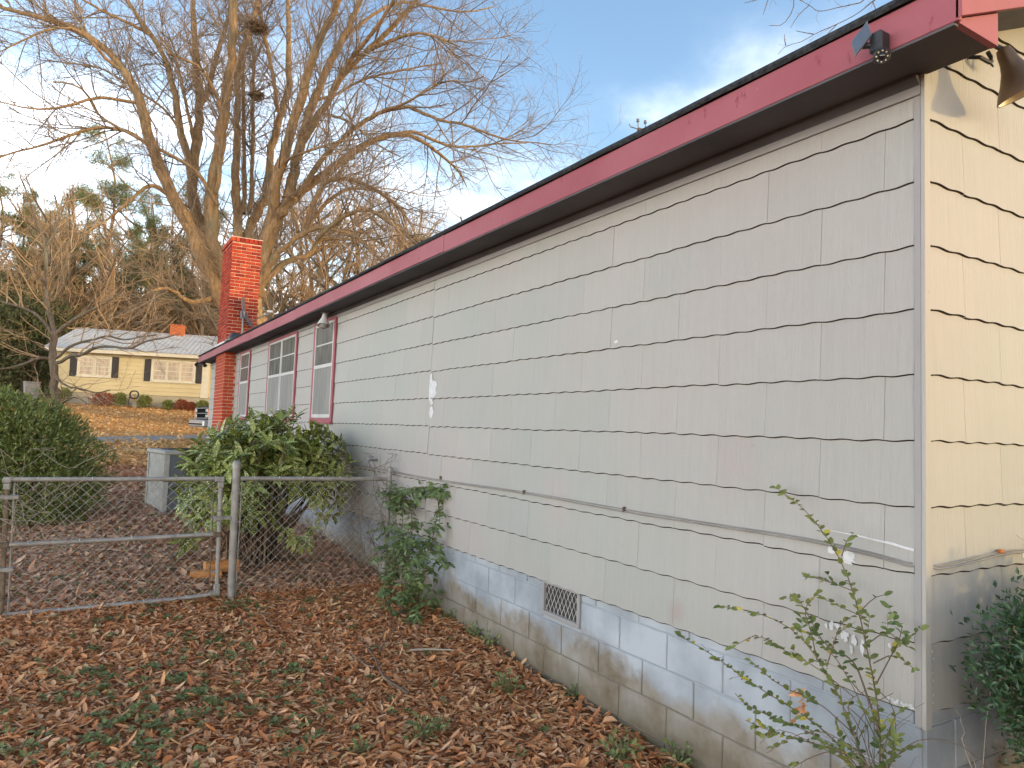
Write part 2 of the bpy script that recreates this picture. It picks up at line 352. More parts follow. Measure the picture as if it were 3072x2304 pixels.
class B:
    """collects simple solids for ONE mesh"""
    def __init__(s): s.v = []; s.f = []; s.mi = []; s.cur = 0
    def add(s, v, f):
        n = len(s.v); s.v += [tuple(map(float, p)) for p in v]; s.f += [[i + n for i in q] for q in f]; s.mi += [s.cur] * len(f); return s
    def mat(s, i): s.cur = i; return s
    def box(s, x0, x1, y0, y1, z0, z1, c=0.0):
        if c <= 0:
            v = [(x, y, z) for z in (z0, z1) for y in (y0, y1) for x in (x0, x1)]
            return s.add(v, [(0, 2, 3, 1), (4, 5, 7, 6), (0, 1, 5, 4), (2, 6, 7, 3), (0, 4, 6, 2), (1, 3, 7, 5)])
        v = []; F = []
        lo = (x0, y0, z0); hi = (x1, y1, z1); idx = {}
        for sx in (0, 1):
            for sy in (0, 1):
                for sz in (0, 1):
                    for ax in range(3):
                        p = [hi[0] if sx else lo[0], hi[1] if sy else lo[1], hi[2] if sz else lo[2]]
                        for b in range(3):
                            if b != ax: p[b] += -c if (sx, sy, sz)[b] else c
                        idx[(sx, sy, sz, ax)] = len(v); v.append(p)
        def q(*k): return [idx[t] for t in k]
        for sd in (0, 1):
            F.append(q((sd, 0, 0, 0), (sd, 1, 0, 0), (sd, 1, 1, 0), (sd, 0, 1, 0)))
            F.append(q((0, sd, 0, 1), (1, sd, 0, 1), (1, sd, 1, 1), (0, sd, 1, 1)))
            F.append(q((0, 0, sd, 2), (1, 0, sd, 2), (1, 1, sd, 2), (0, 1, sd, 2)))
        for a in (0, 1):
            for b in (0, 1):
                F.append(q((a, b, 0, 0), (a, b, 1, 0), (a, b, 1, 1), (a, b, 0, 1)))
                F.append(q((a, 0, b, 0), (a, 1, b, 0), (a, 1, b, 2), (a, 0, b, 2)))
                F.append(q((0, a, b, 1), (1, a, b, 1), (1, a, b, 2), (0, a, b, 2)))
        for k in [(a, b, d) for a in (0, 1) for b in (0, 1) for d in (0, 1)]:
            F.append([idx[(*k, 0)], idx[(*k, 1)], idx[(*k, 2)]])
        return s.add(v, F)
    def prism(s, poly, axis, a0, a1):
        """extrude a 2D polygon along an axis (0: poly=(y,z), 1: poly=(x,z), 2: poly=(x,y))"""
        n = len(poly)
        def p(q, a): return {0: (a, q[0], q[1]), 1: (q[0], a, q[1]), 2: (q[0], q[1], a)}[axis]
        v = [p(q, a0) for q in poly] + [p(q, a1) for q in poly]
        return s.add(v, [list(range(n))[::-1], list(range(n, 2 * n))] + [[i, (i + 1) % n, n + (i + 1) % n, n + i] for i in range(n)])
    def tube(s, pts, r, k=8, cap=True):
        pts = np.asarray(pts, float); n = len(pts)
        rr = np.full(n, r) if np.isscalar(r) else np.asarray(r, float)
        V, F = tubes(pts[None], rr[None], k)
        F = [list(q) for q in F]
        if cap: F += [list(range(k))[::-1], list(range((n - 1) * k, n * k))]
        return s.add(V, F)
    def lathe(s, prof, k=20, origin=(0, 0, 0), axis=(0, 0, 1)):
        """revolve (radius, height) about an axis through origin"""
        q = Vector((0, 0, 1)).rotation_difference(Vector(axis)).to_matrix()
        v = []
        for r, h in prof:
            for i in range(k):
                a = 2 * PI * i / k
                p = q @ Vector((r * math.cos(a), r * math.sin(a), h)); v.append((p.x + origin[0], p.y + origin[1], p.z + origin[2]))
        f = []
        for j in range(len(prof) - 1):
            for i in range(k): f.append([j * k + i, j * k + (i + 1) % k, (j + 1) * k + (i + 1) % k, (j + 1) * k + i])
        return s.add(v, f)
    def me(s, name, mats, smooth=False):
        m = bpy.data.meshes.new(name); m.from_pydata(s.v, [], s.f)
        if not isinstance(mats, (list, tuple)): mats = [mats]
        for x in mats: m.materials.append(x)
        m.polygons.foreach_set('material_index', s.mi)
        import bmesh as _b
        bm = _b.new(); bm.from_mesh(m); _b.ops.recalc_face_normals(bm, faces=bm.faces); bm.to_mesh(m); bm.free()
        if smooth:
            m.polygons.foreach_set('use_smooth', [True] * len(m.polygons))
            try: m.set_sharp_from_angle(angle=R(38))
            except Exception: pass
        return m
    def build(s, name, mats, parent=None, smooth=False, loc=None): return link(name, s.me(name, mats, smooth), parent, loc)

def tubes(P, Rr, k):
    """P (M,n,3), Rr (M,n) -> verts, quads of M tubes with k sides"""
    P = np.asarray(P, float); M, n, _ = P.shape
    T = np.gradient(P, axis=1)
    T /= np.linalg.norm(T, axis=2, keepdims=True) + 1e-9
    mean = T.mean(1); ref = np.where(np.abs(mean[:, 2:3]) > 0.8, np.array([[1.0, 0.13, 0]]), np.array([[0.05, 0.02, 1.0]]))
    ref = np.repeat(ref[:, None], n, 1)
    U = np.cross(T, ref); U /= np.linalg.norm(U, axis=2, keepdims=True) + 1e-9
    W = np.cross(T, U)
    a = np.arange(k) * 2 * PI / k
    V = P[:, :, None] + Rr[:, :, None, None] * (np.cos(a)[None, None, :, None] * U[:, :, None] + np.sin(a)[None, None, :, None] * W[:, :, None])
    b = (np.arange(M) * n * k)[:, None, None] + (np.arange(n - 1) * k)[None, :, None]
    i = np.arange(k)[None, None]; j = (np.arange(k) + 1)[None, None] % k
    F = np.stack([b + i, b + j, b + k + j, b + k + i], -1).reshape(-1, 4)
    return V.reshape(-1, 3), F
def resample(pts, n, r0, r1, pw=1.0):
    pts = np.asarray(pts, float)
    if len(pts) > 2:       # Chaikin smoothing once
        q = [pts[0]]
        for a, b in zip(pts[:-1], pts[1:]): q += [a * 0.75 + b * 0.25, a * 0.25 + b * 0.75]
        q.append(pts[-1]); pts = np.array(q)
    d = np.r_[0, np.cumsum(np.linalg.norm(np.diff(pts, axis=0), axis=1))]
    t = np.linspace(0, d[-1], n)
    P = np.stack([np.interp(t, d, pts[:, i]) for i in range(3)], 1)
    return P, r0 + (r1 - r0) * (np.linspace(0, 1, n) ** pw)
def spawn(P, Rr, per_m, s0, lens, ang, lift, wig, n, rmax, rmin, g, s1=1.0, taper=0.4):
    """grow side branches from curves P (M,n0,3): vectorised"""
    M, n0, _ = P.shape
    L = np.linalg.norm(np.diff(P, axis=1), axis=2).sum(1)
    cnt = g.poisson(np.maximum(L * per_m * (s1 - s0), 0.01)); idx = np.repeat(np.arange(M), cnt); K = len(idx)
    s = s0 + (s1 - s0) * g.random(K); f = s * (n0 - 1); i = np.minimum(f.astype(int), n0 - 2); w = (f - i)[:, None]
    base = P[idx, i] * (1 - w) + P[idx, i + 1] * w
    tan = P[idx, i + 1] - P[idx, i]; tan /= np.linalg.norm(tan, axis=1, keepdims=True) + 1e-9
    pr = Rr[idx, i]
    rv = g.normal(size=(K, 3)); rv -= tan * (rv * tan).sum(1, keepdims=True); rv /= np.linalg.norm(rv, axis=1, keepdims=True) + 1e-9
    an = np.radians(g.uniform(ang[0], ang[1], K))[:, None]
    d = tan * np.cos(an) + rv * np.sin(an); d[:, 2] += lift * 0.5
    d /= np.linalg.norm(d, axis=1, keepdims=True)
    ln = g.uniform(lens[0], lens[1], K) * (1 - taper * s)
    out = np.zeros((K, n, 3)); out[:, 0] = base
    for j in range(1, n):
        d = d + g.normal(size=(K, 3)) * wig; d[:, 2] += lift / n
        d /= np.linalg.norm(d, axis=1, keepdims=True)
        out[:, j] = out[:, j - 1] + d * (ln / (n - 1))[:, None]
    r0 = np.clip(np.minimum(pr * 0.6, ln * 0.016), rmin, rmax)
    rr = r0[:, None] * np.linspace(1, 0.35, n)[None]; rr = np.maximum(rr, rmin * 0.8)
    return out, rr
def join(parts):
    V = []; F = []; Q = []; o = 0
    for v, f in parts:
        V.append(v); F.append(np.asarray(f) + o); o += len(v)
    return np.concatenate(V), F

# ------------------------------------------------------------------ leaves
T8 = dict(t=np.array([0, .3, .3, .3, .7, .7, .7, 1.0]), s=np.array([0, -.85, 0, .85, -.8, 0, .8, 0]),
          f3=np.array([(0, 2, 1), (0, 3, 2), (4, 5, 7), (5, 6, 7)]), f4=np.array([(1, 2, 5, 4), (2, 3, 6, 5)]))
T4 = dict(t=np.array([0, .45, 1.0, .45]), s=np.array([0, -1, 0, 1.0]), f3=np.array([(0, 2, 1), (0, 3, 2)]), f4=np.zeros((0, 4), int))
def leaves(P, D, N, L, W, fold=0.35, curl=0.2, T=T8, g=rng):
    """P base, D axis, N upper normal, L length, W half width (arrays)"""
    P = np.asarray(P, float); K = len(P)
    D = D / (np.linalg.norm(D, axis=1, keepdims=True) + 1e-9)
    N = N - D * (N * D).sum(1, keepdims=True); N = N / (np.linalg.norm(N, axis=1, keepdims=True) + 1e-9)
    X = np.cross(D, N)
    L = np.broadcast_to(L, (K,))[:, None, None]; W = np.broadcast_to(W, (K,))[:, None, None]
    fo = np.broadcast_to(fold, (K,))[:, None, None]; cu = np.broadcast_to(curl, (K,))[:, None, None]
    t = T['t'][None, :, None]; s = T['s'][None, :, None]
    V = P[:, None] + D[:, None] * (L * t) + X[:, None] * (W * s) + N[:, None] * (fo * W * np.abs(s) - cu * L * t * t)
    nv = len(T['t']); off = (np.arange(K) * nv)[:, None, None]
    F = [(T['f3'][None] + off).reshape(-1, 3)]
    if len(T['f4']): F.append((T['f4'][None] + off).reshape(-1, 4))
    return V.reshape(-1, 3), F, np.repeat(g.random(K), nv)
def leaf_mesh(name, mat, fold, curl, w, T=T8):
    V, F, r = leaves(np.zeros((1, 3)), np.array([[0, 1.0, 0]]), np.array([[0, 0, 1.0]]), 1.0, w, fold, curl, T)
    return mesh(name, V, F, mat, True, np.zeros(len(V)))
def leaf_parts(parent, meshes, P, D, N, L, name='leaf'):
    """each leaf an object of its own (children of parent, coordinates in the parent's frame)"""
    for i in range(len(P)):
        d = Vector(D[i]).normalized(); n = Vector(N[i]); n = (n - d * n.dot(d)).normalized(); x = d.cross(n)
        M = Matrix(((x.x, d.x, n.x, P[i][0]), (x.y, d.y, n.y, P[i][1]), (x.z, d.z, n.z, P[i][2]), (0, 0, 0, 1))) @ Matrix.Scale(L[i], 4)
        link(name, meshes[i % len(meshes)], parent, mat4=M)
def rdir(K, g=rng):
    d = g.normal(size=(K, 3)); return d / np.linalg.norm(d, axis=1, keepdims=True)

# ------------------------------------------------------------------ terrain
_ky = np.array([-300, -40, -5, 0, 5.5, 10.5, 15, 20, 25.5, 29.5, 33, 40, 45, 60, 120, 500.0])
_kz = np.array([-1.5, -0.6, -0.05, .06, .25, .44, .68, .88, 1.06, 1.10, 1.5, 2.42, 2.75, 3.6, 6.0, 14.0])
def sm(a, b, x):
    t = np.clip((x - a) / (b - a), 0, 1); return t * t * (3 - 2 * t)
def gz(x, y):
    x = np.asarray(x, float); y = np.asarray(y, float)
    z = sum(np.interp(y + o, _ky, _kz) for o in (-1, -.5, 0, .5, 1)) / 5
    z = z + 0.045 * np.clip(x + 2.7, -4, 6) * sm(13, 23, y) * (1 - sm(30, 41, y)) + 0.035 * np.clip(x + 3, -6, 7) * sm(36, 42, y)
    s = x * math.sin(SUN_AZ) + y * math.cos(SUN_AZ)              # unseen bank added towards the sun to shade the foreground and lower gable
    z = z + 5.6 * sm(13, 30, s)
    z = z + 0.02 * np.sin(x * 1.7 + 1.3 * np.sin(y * 0.9)) * np.sin(y * 1.3 + x * 0.4) * sm(0.2, 1.0, np.abs(x) + 0.1)
    return z
BIG_LIMBS = [
  (1.12,0.597,[[0.0,0.0,1.53],[-0.11,0.06,3.62],[-0.18,0.11,5.58],[-0.24,0.14,6.95],[-0.31,0.19,8.01]]),
  (0.329,0.06,[[-0.86,0.52,6.92],[-1.35,0.66,7.49],[-1.63,0.67,8.32],[-2.14,0.82,9.12],[-2.47,0.87,10.02],[-2.84,0.94,10.73],[-3.15,0.97,11.36],[-3.44,0.99,11.76],[-3.67,0.97,12.16],[-4.05,1.05,13.01],[-4.47,1.15,14.0],[-4.84,1.21,15.29],[-5.17,1.26,16.12],[-5.55,1.33,16.94],[-6.07,1.49,17.61],[-6.79,1.77,18.18],[-7.64,2.12,18.68],[-8.58,2.54,18.94],[-9.7,3.05,19.11],[-10.94,3.65,19.5]]),
  (0.097,0.03,[[-3.41,0.97,11.61],[-3.86,0.95,11.97],[-4.27,0.9,12.08],[-4.59,0.8,11.92],[-4.92,0.71,11.39],[-5.38,0.7,10.88],[-5.82,0.66,10.26],[-6.16,0.58,9.89],[-6.67,0.59,9.45]]),
  (0.09,0.03,[[-1.71,0.26,11.54],[-2.06,0.17,12.05],[-2.45,0.11,12.63],[-2.88,0.08,12.98],[-3.46,0.14,13.21],[-4.36,0.39,13.62],[-5.27,0.64,14.03],[-6.15,0.88,14.43],[-6.65,0.89,14.75],[-6.84,0.7,15.14],[-7.06,0.55,15.44],[-7.54,0.55,15.59],[-8.18,0.64,15.51]]),
  (0.09,0.022,[[-3.92,0.97,13.01],[-4.44,0.84,13.75],[-5.2,0.86,14.2],[-5.94,0.87,14.22],[-6.69,0.88,14.03],[-7.5,0.92,13.51],[-8.53,1.1,12.85],[-9.81,1.44,12.28],[-10.41,1.36,11.67]]),
  (0.082,0.022,[[-5.52,1.31,16.91],[-6.24,1.28,17.16],[-7.43,1.53,18.46],[-8.5,1.7,18.19],[-9.28,1.7,17.5],[-10.13,1.75,16.67]]),
  (0.075,0.022,[[-4.99,1.3,15.73],[-5.77,0.95,15.53],[-6.63,0.65,15.32],[-7.65,0.45,14.53],[-8.75,0.29,14.03],[-10.05,0.25,14.07]]),
  (0.448,0.209,[[-0.69,0.42,7.39],[-1.02,0.9,8.26],[-1.34,1.39,8.65],[-1.53,1.8,9.52],[-1.77,2.23,10.5],[-2.09,2.72,11.37],[-2.31,3.14,12.15],[-2.43,3.51,12.97],[-2.45,3.81,13.55]]),
  (0.194,0.067,[[-2.4,3.49,13.14],[-2.65,3.77,14.49],[-3.0,4.11,15.68],[-3.37,4.46,17.56],[-3.65,4.76,18.96],[-3.98,5.09,20.03],[-4.61,5.6,21.09],[-5.24,6.1,22.17],[-5.86,6.61,23.08],[-6.49,7.12,24.0]]),
  (0.067,0.022,[[-3.01,4.11,15.85],[-3.66,5.09,17.22],[-4.53,6.2,18.09],[-5.42,7.32,18.99],[-6.65,8.64,20.07],[-7.87,9.96,20.45],[-9.43,11.48,20.83]]),
  (0.09,0.037,[[-4.6,5.59,21.01],[-5.51,5.55,21.29],[-6.52,5.57,21.47],[-7.52,5.59,21.79],[-8.2,5.42,21.95]]),
  (0.254,0.105,[[-2.44,3.51,13.14],[-2.39,3.92,14.43],[-2.28,4.29,15.64],[-2.19,4.68,16.89],[-2.17,5.11,17.97],[-2.38,5.67,20.08],[-2.54,6.21,22.06],[-2.68,6.73,24.1],[-2.76,7.22,25.62]]),
  (0.149,0.075,[[-2.16,5.1,17.8],[-1.94,5.16,18.23],[-1.71,5.22,19.38],[-1.42,5.24,21.26],[-1.07,5.23,22.8],[-0.89,5.31,24.18],[-0.74,5.42,25.39]]),
  (0.09,0.045,[[-2.31,4.31,15.16],[-2.56,4.23,16.17],[-2.96,4.23,17.76],[-3.34,4.23,19.17],[-3.61,4.16,19.73],[-4.23,4.29,20.43]]),
  (0.314,0.149,[[-0.9,0.54,7.68],[-1.37,0.68,8.86],[-1.67,0.71,9.7],[-1.83,0.66,10.62],[-1.9,0.56,11.56],[-1.87,0.39,12.98],[-1.79,0.2,14.15],[-1.72,0.01,15.31],[-1.64,-0.19,16.54],[-1.58,-0.37,17.71],[-1.61,-0.5,19.19],[-1.67,-0.61,20.66],[-1.73,-0.72,21.66]]),
  (0.105,0.045,[[-1.85,0.53,11.81],[-1.72,-0.14,12.57],[-1.9,-0.61,15.54],[-2.34,-0.94,16.34],[-2.94,-1.16,16.96],[-3.49,-1.41,16.97],[-4.27,-1.53,16.97]]),
  (0.224,0.134,[[-0.6,0.36,8.16],[-0.64,0.78,10.38],[-0.83,1.28,12.45],[-0.82,1.66,14.09],[-0.8,2.04,15.77],[-0.8,2.43,17.48],[-0.8,2.82,18.99]]),
  (0.179,0.105,[[-0.79,2.82,18.82],[-0.6,3.17,20.4],[-0.24,3.42,21.67],[0.01,3.74,22.97],[0.28,4.04,24.3],[0.53,4.36,25.47]]),
  (0.105,0.067,[[-0.45,1.05,11.59],[-0.32,1.85,13.12],[-0.61,2.9,19.76],[-0.46,3.69,21.55],[-0.31,4.48,23.05]]),
  (0.105,0.075,[[0.88,1.42,16.97],[0.56,1.03,18.3],[0.11,0.72,19.59],[-0.25,0.34,20.44],[-0.54,-0.06,21.02]]),
  (0.105,0.067,[[-0.21,0.91,11.6],[-0.08,1.53,13.73],[-0.04,2.21,15.93],[-0.04,2.91,17.88],[0.04,3.56,20.08],[-0.02,4.3,21.63]]),
  (0.553,0.164,[[-0.15,0.09,6.95],[-0.1,0.06,7.72],[0.19,-0.12,8.62],[0.38,-0.23,9.84],[0.53,-0.32,10.67],[0.83,-0.5,11.46],[1.21,-0.73,12.25]]),
  (0.254,0.194,[[-0.32,0.19,7.71],[-0.28,0.75,9.67],[-0.15,1.26,10.9],[0.24,1.61,11.86],[0.76,1.89,12.86]]),
  (0.209,0.09,[[0.72,1.91,12.69],[0.75,2.18,14.09],[0.95,2.35,15.77],[1.18,2.51,16.98],[1.47,2.63,17.91],[1.69,2.79,18.84],[1.6,3.13,21.25],[1.51,3.48,23.9],[1.48,3.79,25.14]]),
  (0.269,0.119,[[0.53,-0.32,10.67],[0.55,-0.57,12.0],[0.56,-0.8,13.05],[0.75,-1.15,13.78],[0.84,-1.44,14.72],[1.0,-1.77,15.38],[1.19,-2.12,16.26],[1.3,-2.42,17.54],[1.65,-2.87,18.89],[2.03,-3.32,19.95],[2.22,-3.67,20.75]]),
  (0.254,0.105,[[1.16,-0.69,12.09],[1.28,-0.64,13.07],[1.43,-0.6,13.9],[1.58,-0.56,14.96],[1.85,-0.59,16.03],[2.09,-0.61,17.1],[2.5,-0.72,18.47],[3.13,-0.97,20.02],[3.6,-1.12,21.43],[3.99,-1.23,22.67]]),
  (0.179,0.075,[[1.64,-0.59,14.9],[1.9,-1.08,15.61],[2.17,-1.56,16.1],[2.4,-2.03,16.63],[2.75,-2.56,17.65],[3.23,-3.17,18.26],[3.82,-3.86,18.85],[4.34,-4.49,19.5],[5.0,-5.21,20.5],[5.36,-5.75,20.93]]),
  (0.067,0.022,[[2.22,-1.59,16.12],[2.64,-2.55,15.72],[2.98,-3.45,15.25],[3.31,-4.36,14.49],[3.75,-5.32,13.69],[4.27,-6.33,13.06]]),
  (0.239,0.105,[[0.98,-0.59,11.77],[1.41,-0.55,12.34],[1.9,-0.56,12.77],[2.77,-0.79,13.65],[3.54,-0.96,14.48],[4.37,-1.16,15.23],[5.08,-1.3,15.72],[5.82,-1.45,16.07],[6.57,-1.61,16.2]]),
  (0.105,0.03,[[6.5,-1.56,16.2],[7.47,-1.56,16.0],[8.43,-1.55,15.55],[9.39,-1.55,14.99],[9.94,-1.29,14.4]]),
  (0.09,0.022,[[5.78,-1.42,16.07],[6.86,-1.29,16.59],[8.0,-1.2,16.42],[9.02,-1.03,16.38],[10.35,-1.05,16.69],[11.87,-1.18,17.2],[13.44,-1.35,17.53]]),
  (0.134,0.075,[[1.6,-0.67,12.34],[1.75,-1.1,12.84],[2.24,-1.72,13.85],[2.75,-2.36,14.54],[3.23,-2.99,15.12],[3.73,-3.62,15.51],[4.22,-4.25,15.79],[5.09,-5.11,15.89]]),
  (0.075,0.022,[[5.03,-5.07,15.89],[5.6,-5.9,15.34],[6.02,-6.64,14.89],[6.56,-7.45,14.67],[7.21,-8.33,14.09],[7.95,-9.26,13.61],[8.65,-10.17,13.43]]),
  (0.06,0.022,[[4.2,-4.24,15.79],[4.65,-5.44,15.7],[5.17,-6.69,16.01],[5.53,-7.85,16.07],[5.88,-8.99,15.56],[6.06,-10.03,15.45]]),
  (0.067,0.03,[[0.74,-1.15,13.57],[0.98,-2.23,13.67],[1.14,-3.26,13.48],[1.67,-4.52,13.51],[2.07,-5.69,13.44],[2.38,-6.81,13.16]]),
  (0.134,0.037,[[1.76,-1.06,10.41],[1.91,-1.41,11.44],[2.2,-1.84,12.23],[2.43,-2.24,12.86],[2.75,-2.69,12.82],[3.26,-3.26,12.79],[4.01,-3.97,12.35],[4.75,-4.67,11.66],[5.28,-5.25,10.78],[5.53,-5.66,9.91]]),
  (0.097,0.03,[[1.94,-1.17,10.73],[2.21,-1.13,11.3],[2.92,-1.36,12.36],[3.62,-1.59,12.94],[4.69,-2.04,12.94],[5.4,-2.27,12.67],[6.2,-2.56,11.97]]),
  (0.119,0.03,[[2.35,-1.41,10.28],[2.47,-2.07,10.54],[2.98,-2.96,11.09],[3.6,-3.92,11.35],[4.02,-4.75,11.03],[4.44,-5.59,10.41],[4.79,-6.39,9.49]]),
  (0.164,0.037,[[0.25,-0.15,8.04],[0.66,-0.54,9.33],[1.01,-0.9,9.81],[1.72,-1.47,10.47],[2.19,-1.9,10.73],[2.67,-2.34,10.67],[3.28,-2.85,10.51],[3.86,-3.34,10.11],[4.38,-3.8,9.52]]),
  (0.149,0.03,[[0.37,-0.22,8.2],[1.05,-0.34,9.15],[1.67,-0.42,9.52],[2.32,-0.52,9.71],[2.63,-0.41,10.38],[2.84,-0.24,10.65],[3.78,-0.52,10.8],[4.73,-0.79,10.75],[5.55,-1.0,10.26]]),
  (0.134,0.037,[[-1.37,0.67,7.49],[-2.14,0.43,7.13],[-2.72,0.08,7.01],[-3.31,-0.27,7.39],[-3.73,-0.72,7.38],[-4.35,-1.05,6.99]]),
  (0.119,0.045,[[2.75,-2.56,17.65],[2.94,-3.56,18.24],[3.3,-4.65,18.68],[3.61,-5.71,19.3],[3.78,-6.69,20.01]]),
  (0.09,0.03,[[3.63,-3.74,18.6],[4.23,-4.98,18.67],[4.8,-6.2,18.66],[5.23,-7.34,18.04],[5.74,-8.52,17.23]]),
  (0.09,0.03,[[3.34,-1.09,20.36],[4.57,-1.13,21.92],[5.87,-1.21,23.01],[7.4,-1.43,23.09],[9.26,-1.84,23.18],[10.7,-2.01,23.95]]),
  (0.075,0.03,[[2.09,-0.61,17.1],[2.92,-0.87,17.39],[4.03,-1.3,18.35],[5.17,-1.75,18.82],[6.61,-2.38,19.32],[7.65,-2.78,19.63]])]
SMALL_LIMBS = [
  (0.105,0.071,[[0.0,0.0,1.26],[-0.07,0.04,2.11],[-0.14,0.09,2.83],[-0.19,0.11,3.3],[-0.18,0.11,3.71]]),
  (0.052,0.015,[[-0.17,0.1,3.7],[-0.09,-0.04,3.8],[0.07,-0.24,3.96],[0.36,-0.51,4.18],[0.55,-0.72,4.29],[0.84,-0.99,4.48],[1.12,-1.26,4.77]]),
  (0.056,0.015,[[-0.17,0.1,3.7],[-0.29,0.24,4.02],[-0.38,0.36,4.37],[-0.43,0.45,4.83],[-0.46,0.54,5.26],[-0.52,0.64,5.76],[-0.64,0.77,6.15],[-0.81,0.95,6.58],[-0.96,1.1,7.04],[-1.16,1.28,7.5]]),
  (0.041,0.011,[[-0.14,0.08,3.06],[-0.01,-0.11,3.09],[0.17,-0.34,3.27],[0.28,-0.52,3.23],[0.38,-0.7,3.24],[0.6,-0.95,3.42],[0.99,-1.3,3.43],[1.28,-1.59,3.36],[1.48,-1.83,3.55],[1.84,-2.16,3.61],[2.12,-2.45,3.72]]),
  (0.034,0.011,[[-0.15,0.09,3.17],[-0.07,-0.0,3.23],[0.04,-0.11,3.37],[0.24,-0.28,3.52],[0.6,-0.53,3.63],[0.85,-0.73,3.72],[1.14,-0.95,3.6],[1.45,-1.18,3.7],[1.76,-1.41,3.75]]),
  (0.037,0.011,[[-0.18,0.11,3.16],[-0.49,-0.0,3.14],[-0.77,-0.12,2.95],[-1.11,-0.21,2.82],[-1.46,-0.3,2.86]]),
  (0.041,0.011,[[-0.2,0.12,3.69],[-0.51,0.45,4.15],[-0.91,0.84,4.37],[-1.34,1.24,4.47],[-1.77,1.65,4.68]]),
  (0.03,0.011,[[-0.39,0.36,4.51],[-0.19,0.54,5.11],[-0.03,0.73,5.73],[0.2,0.89,6.28],[0.37,1.08,7.02]]),
  (0.03,0.011,[[-0.43,0.45,4.83],[-0.7,0.22,5.21],[-1.02,0.03,5.58],[-1.44,-0.11,5.77]]),
  (0.026,0.009,[[0.34,-0.5,4.18],[0.62,-0.96,4.6],[0.78,-1.35,5.0],[0.87,-1.69,5.39],[1.13,-2.15,5.77]]),
  (0.026,0.009,[[-0.52,0.64,5.79],[-0.34,0.84,6.26],[-0.25,1.1,6.9],[-0.08,1.31,7.49]]),
  (0.026,0.009,[[-0.14,0.09,2.76],[0.13,-0.43,2.53],[0.38,-0.93,2.49],[0.69,-1.47,2.39],[0.92,-1.96,2.46]]),
  (0.022,0.009,[[-0.19,0.11,3.28],[-0.64,0.07,3.54],[-0.95,-0.06,3.72],[-1.36,-0.12,3.71]]),
  (0.026,0.009,[[-0.03,0.02,1.94],[0.11,-0.3,2.24],[0.33,-0.67,2.32],[0.53,-1.02,2.17]])]

PRIVET = [[[-0.22,0.043,0.642],[-0.206,0.052,0.857],[-0.191,0.102,1.041],[-0.177,0.154,1.207],[-0.163,0.208,1.34],[-0.149,0.294,1.461],[-0.134,0.435,1.598],[-0.12,0.61,1.681]],[[-0.24,0.084,0.629],[-0.258,0.156,0.855],[-0.277,0.247,0.997],[-0.295,0.311,1.074],[-0.313,0.378,1.127],[-0.332,0.535,1.154],[-0.35,0.736,1.135]],[[-0.25,0.091,0.628],[-0.28,0.199,0.742],[-0.31,0.345,0.799],[-0.34,0.471,0.83],[-0.37,0.742,0.916],[-0.4,0.935,0.959]],[[-0.28,0.059,0.66],[-0.324,0.197,0.726],[-0.368,0.285,0.765],[-0.412,0.394,0.773],[-0.456,0.494,0.799],[-0.5,0.5,0.845]],[[-0.3,-0.006,0.691],[-0.35,0.122,0.734],[-0.4,0.261,0.728],[-0.45,0.379,0.732],[-0.5,0.446,0.756]],[[-0.22,0.043,0.801],[-0.196,0.113,0.923],[-0.172,0.186,1.04],[-0.148,0.323,1.026],[-0.124,0.473,1.198],[-0.1,0.517,1.201]],[[-0.24,0.14,0.909],[-0.255,0.293,0.981],[-0.27,0.444,1.008],[-0.285,0.572,1.047],[-0.3,0.689,0.959]],[[-0.22,0.071,1.054],[-0.21,-0.003,1.111],[-0.2,-0.073,1.075]],[[-0.2,0.104,1.118],[-0.183,0.04,1.184],[-0.167,-0.016,1.14],[-0.15,-0.025,1.134]],[[-0.2,0.132,1.24],[-0.16,0.109,1.287],[-0.12,0.092,1.3]],[[-0.2,0.161,1.306],[-0.15,0.292,1.309],[-0.1,0.449,1.306]],[[-0.2,0.125,1.216],[-0.15,0.261,1.219],[-0.1,0.407,1.232]],[[-0.18,0.234,1.431],[-0.14,0.239,1.496],[-0.1,0.235,1.522]],[[-0.22,0.272,0.982],[-0.213,0.232,1.125],[-0.207,0.207,1.184],[-0.2,0.139,1.225]],[[-0.22,0.318,0.996],[-0.197,0.368,1.116],[-0.173,0.419,1.172],[-0.15,0.371,1.251]],[[-0.2,0.056,0.893],[-0.167,0.189,0.921],[-0.133,0.302,1.016],[-0.1,0.456,1.056]],[[-0.2,0.07,0.976],[-0.15,-0.019,1.207],[-0.1,0.074,1.192]],[[-0.25,0.012,0.746],[-0.25,-0.027,0.893],[-0.25,-0.064,0.93]],[[-0.25,0.025,0.68],[-0.225,-0.037,0.76],[-0.2,-0.079,0.801]],[[-0.26,0.127,0.778],[-0.323,0.243,0.875],[-0.387,0.367,0.897],[-0.45,0.467,0.983]]]
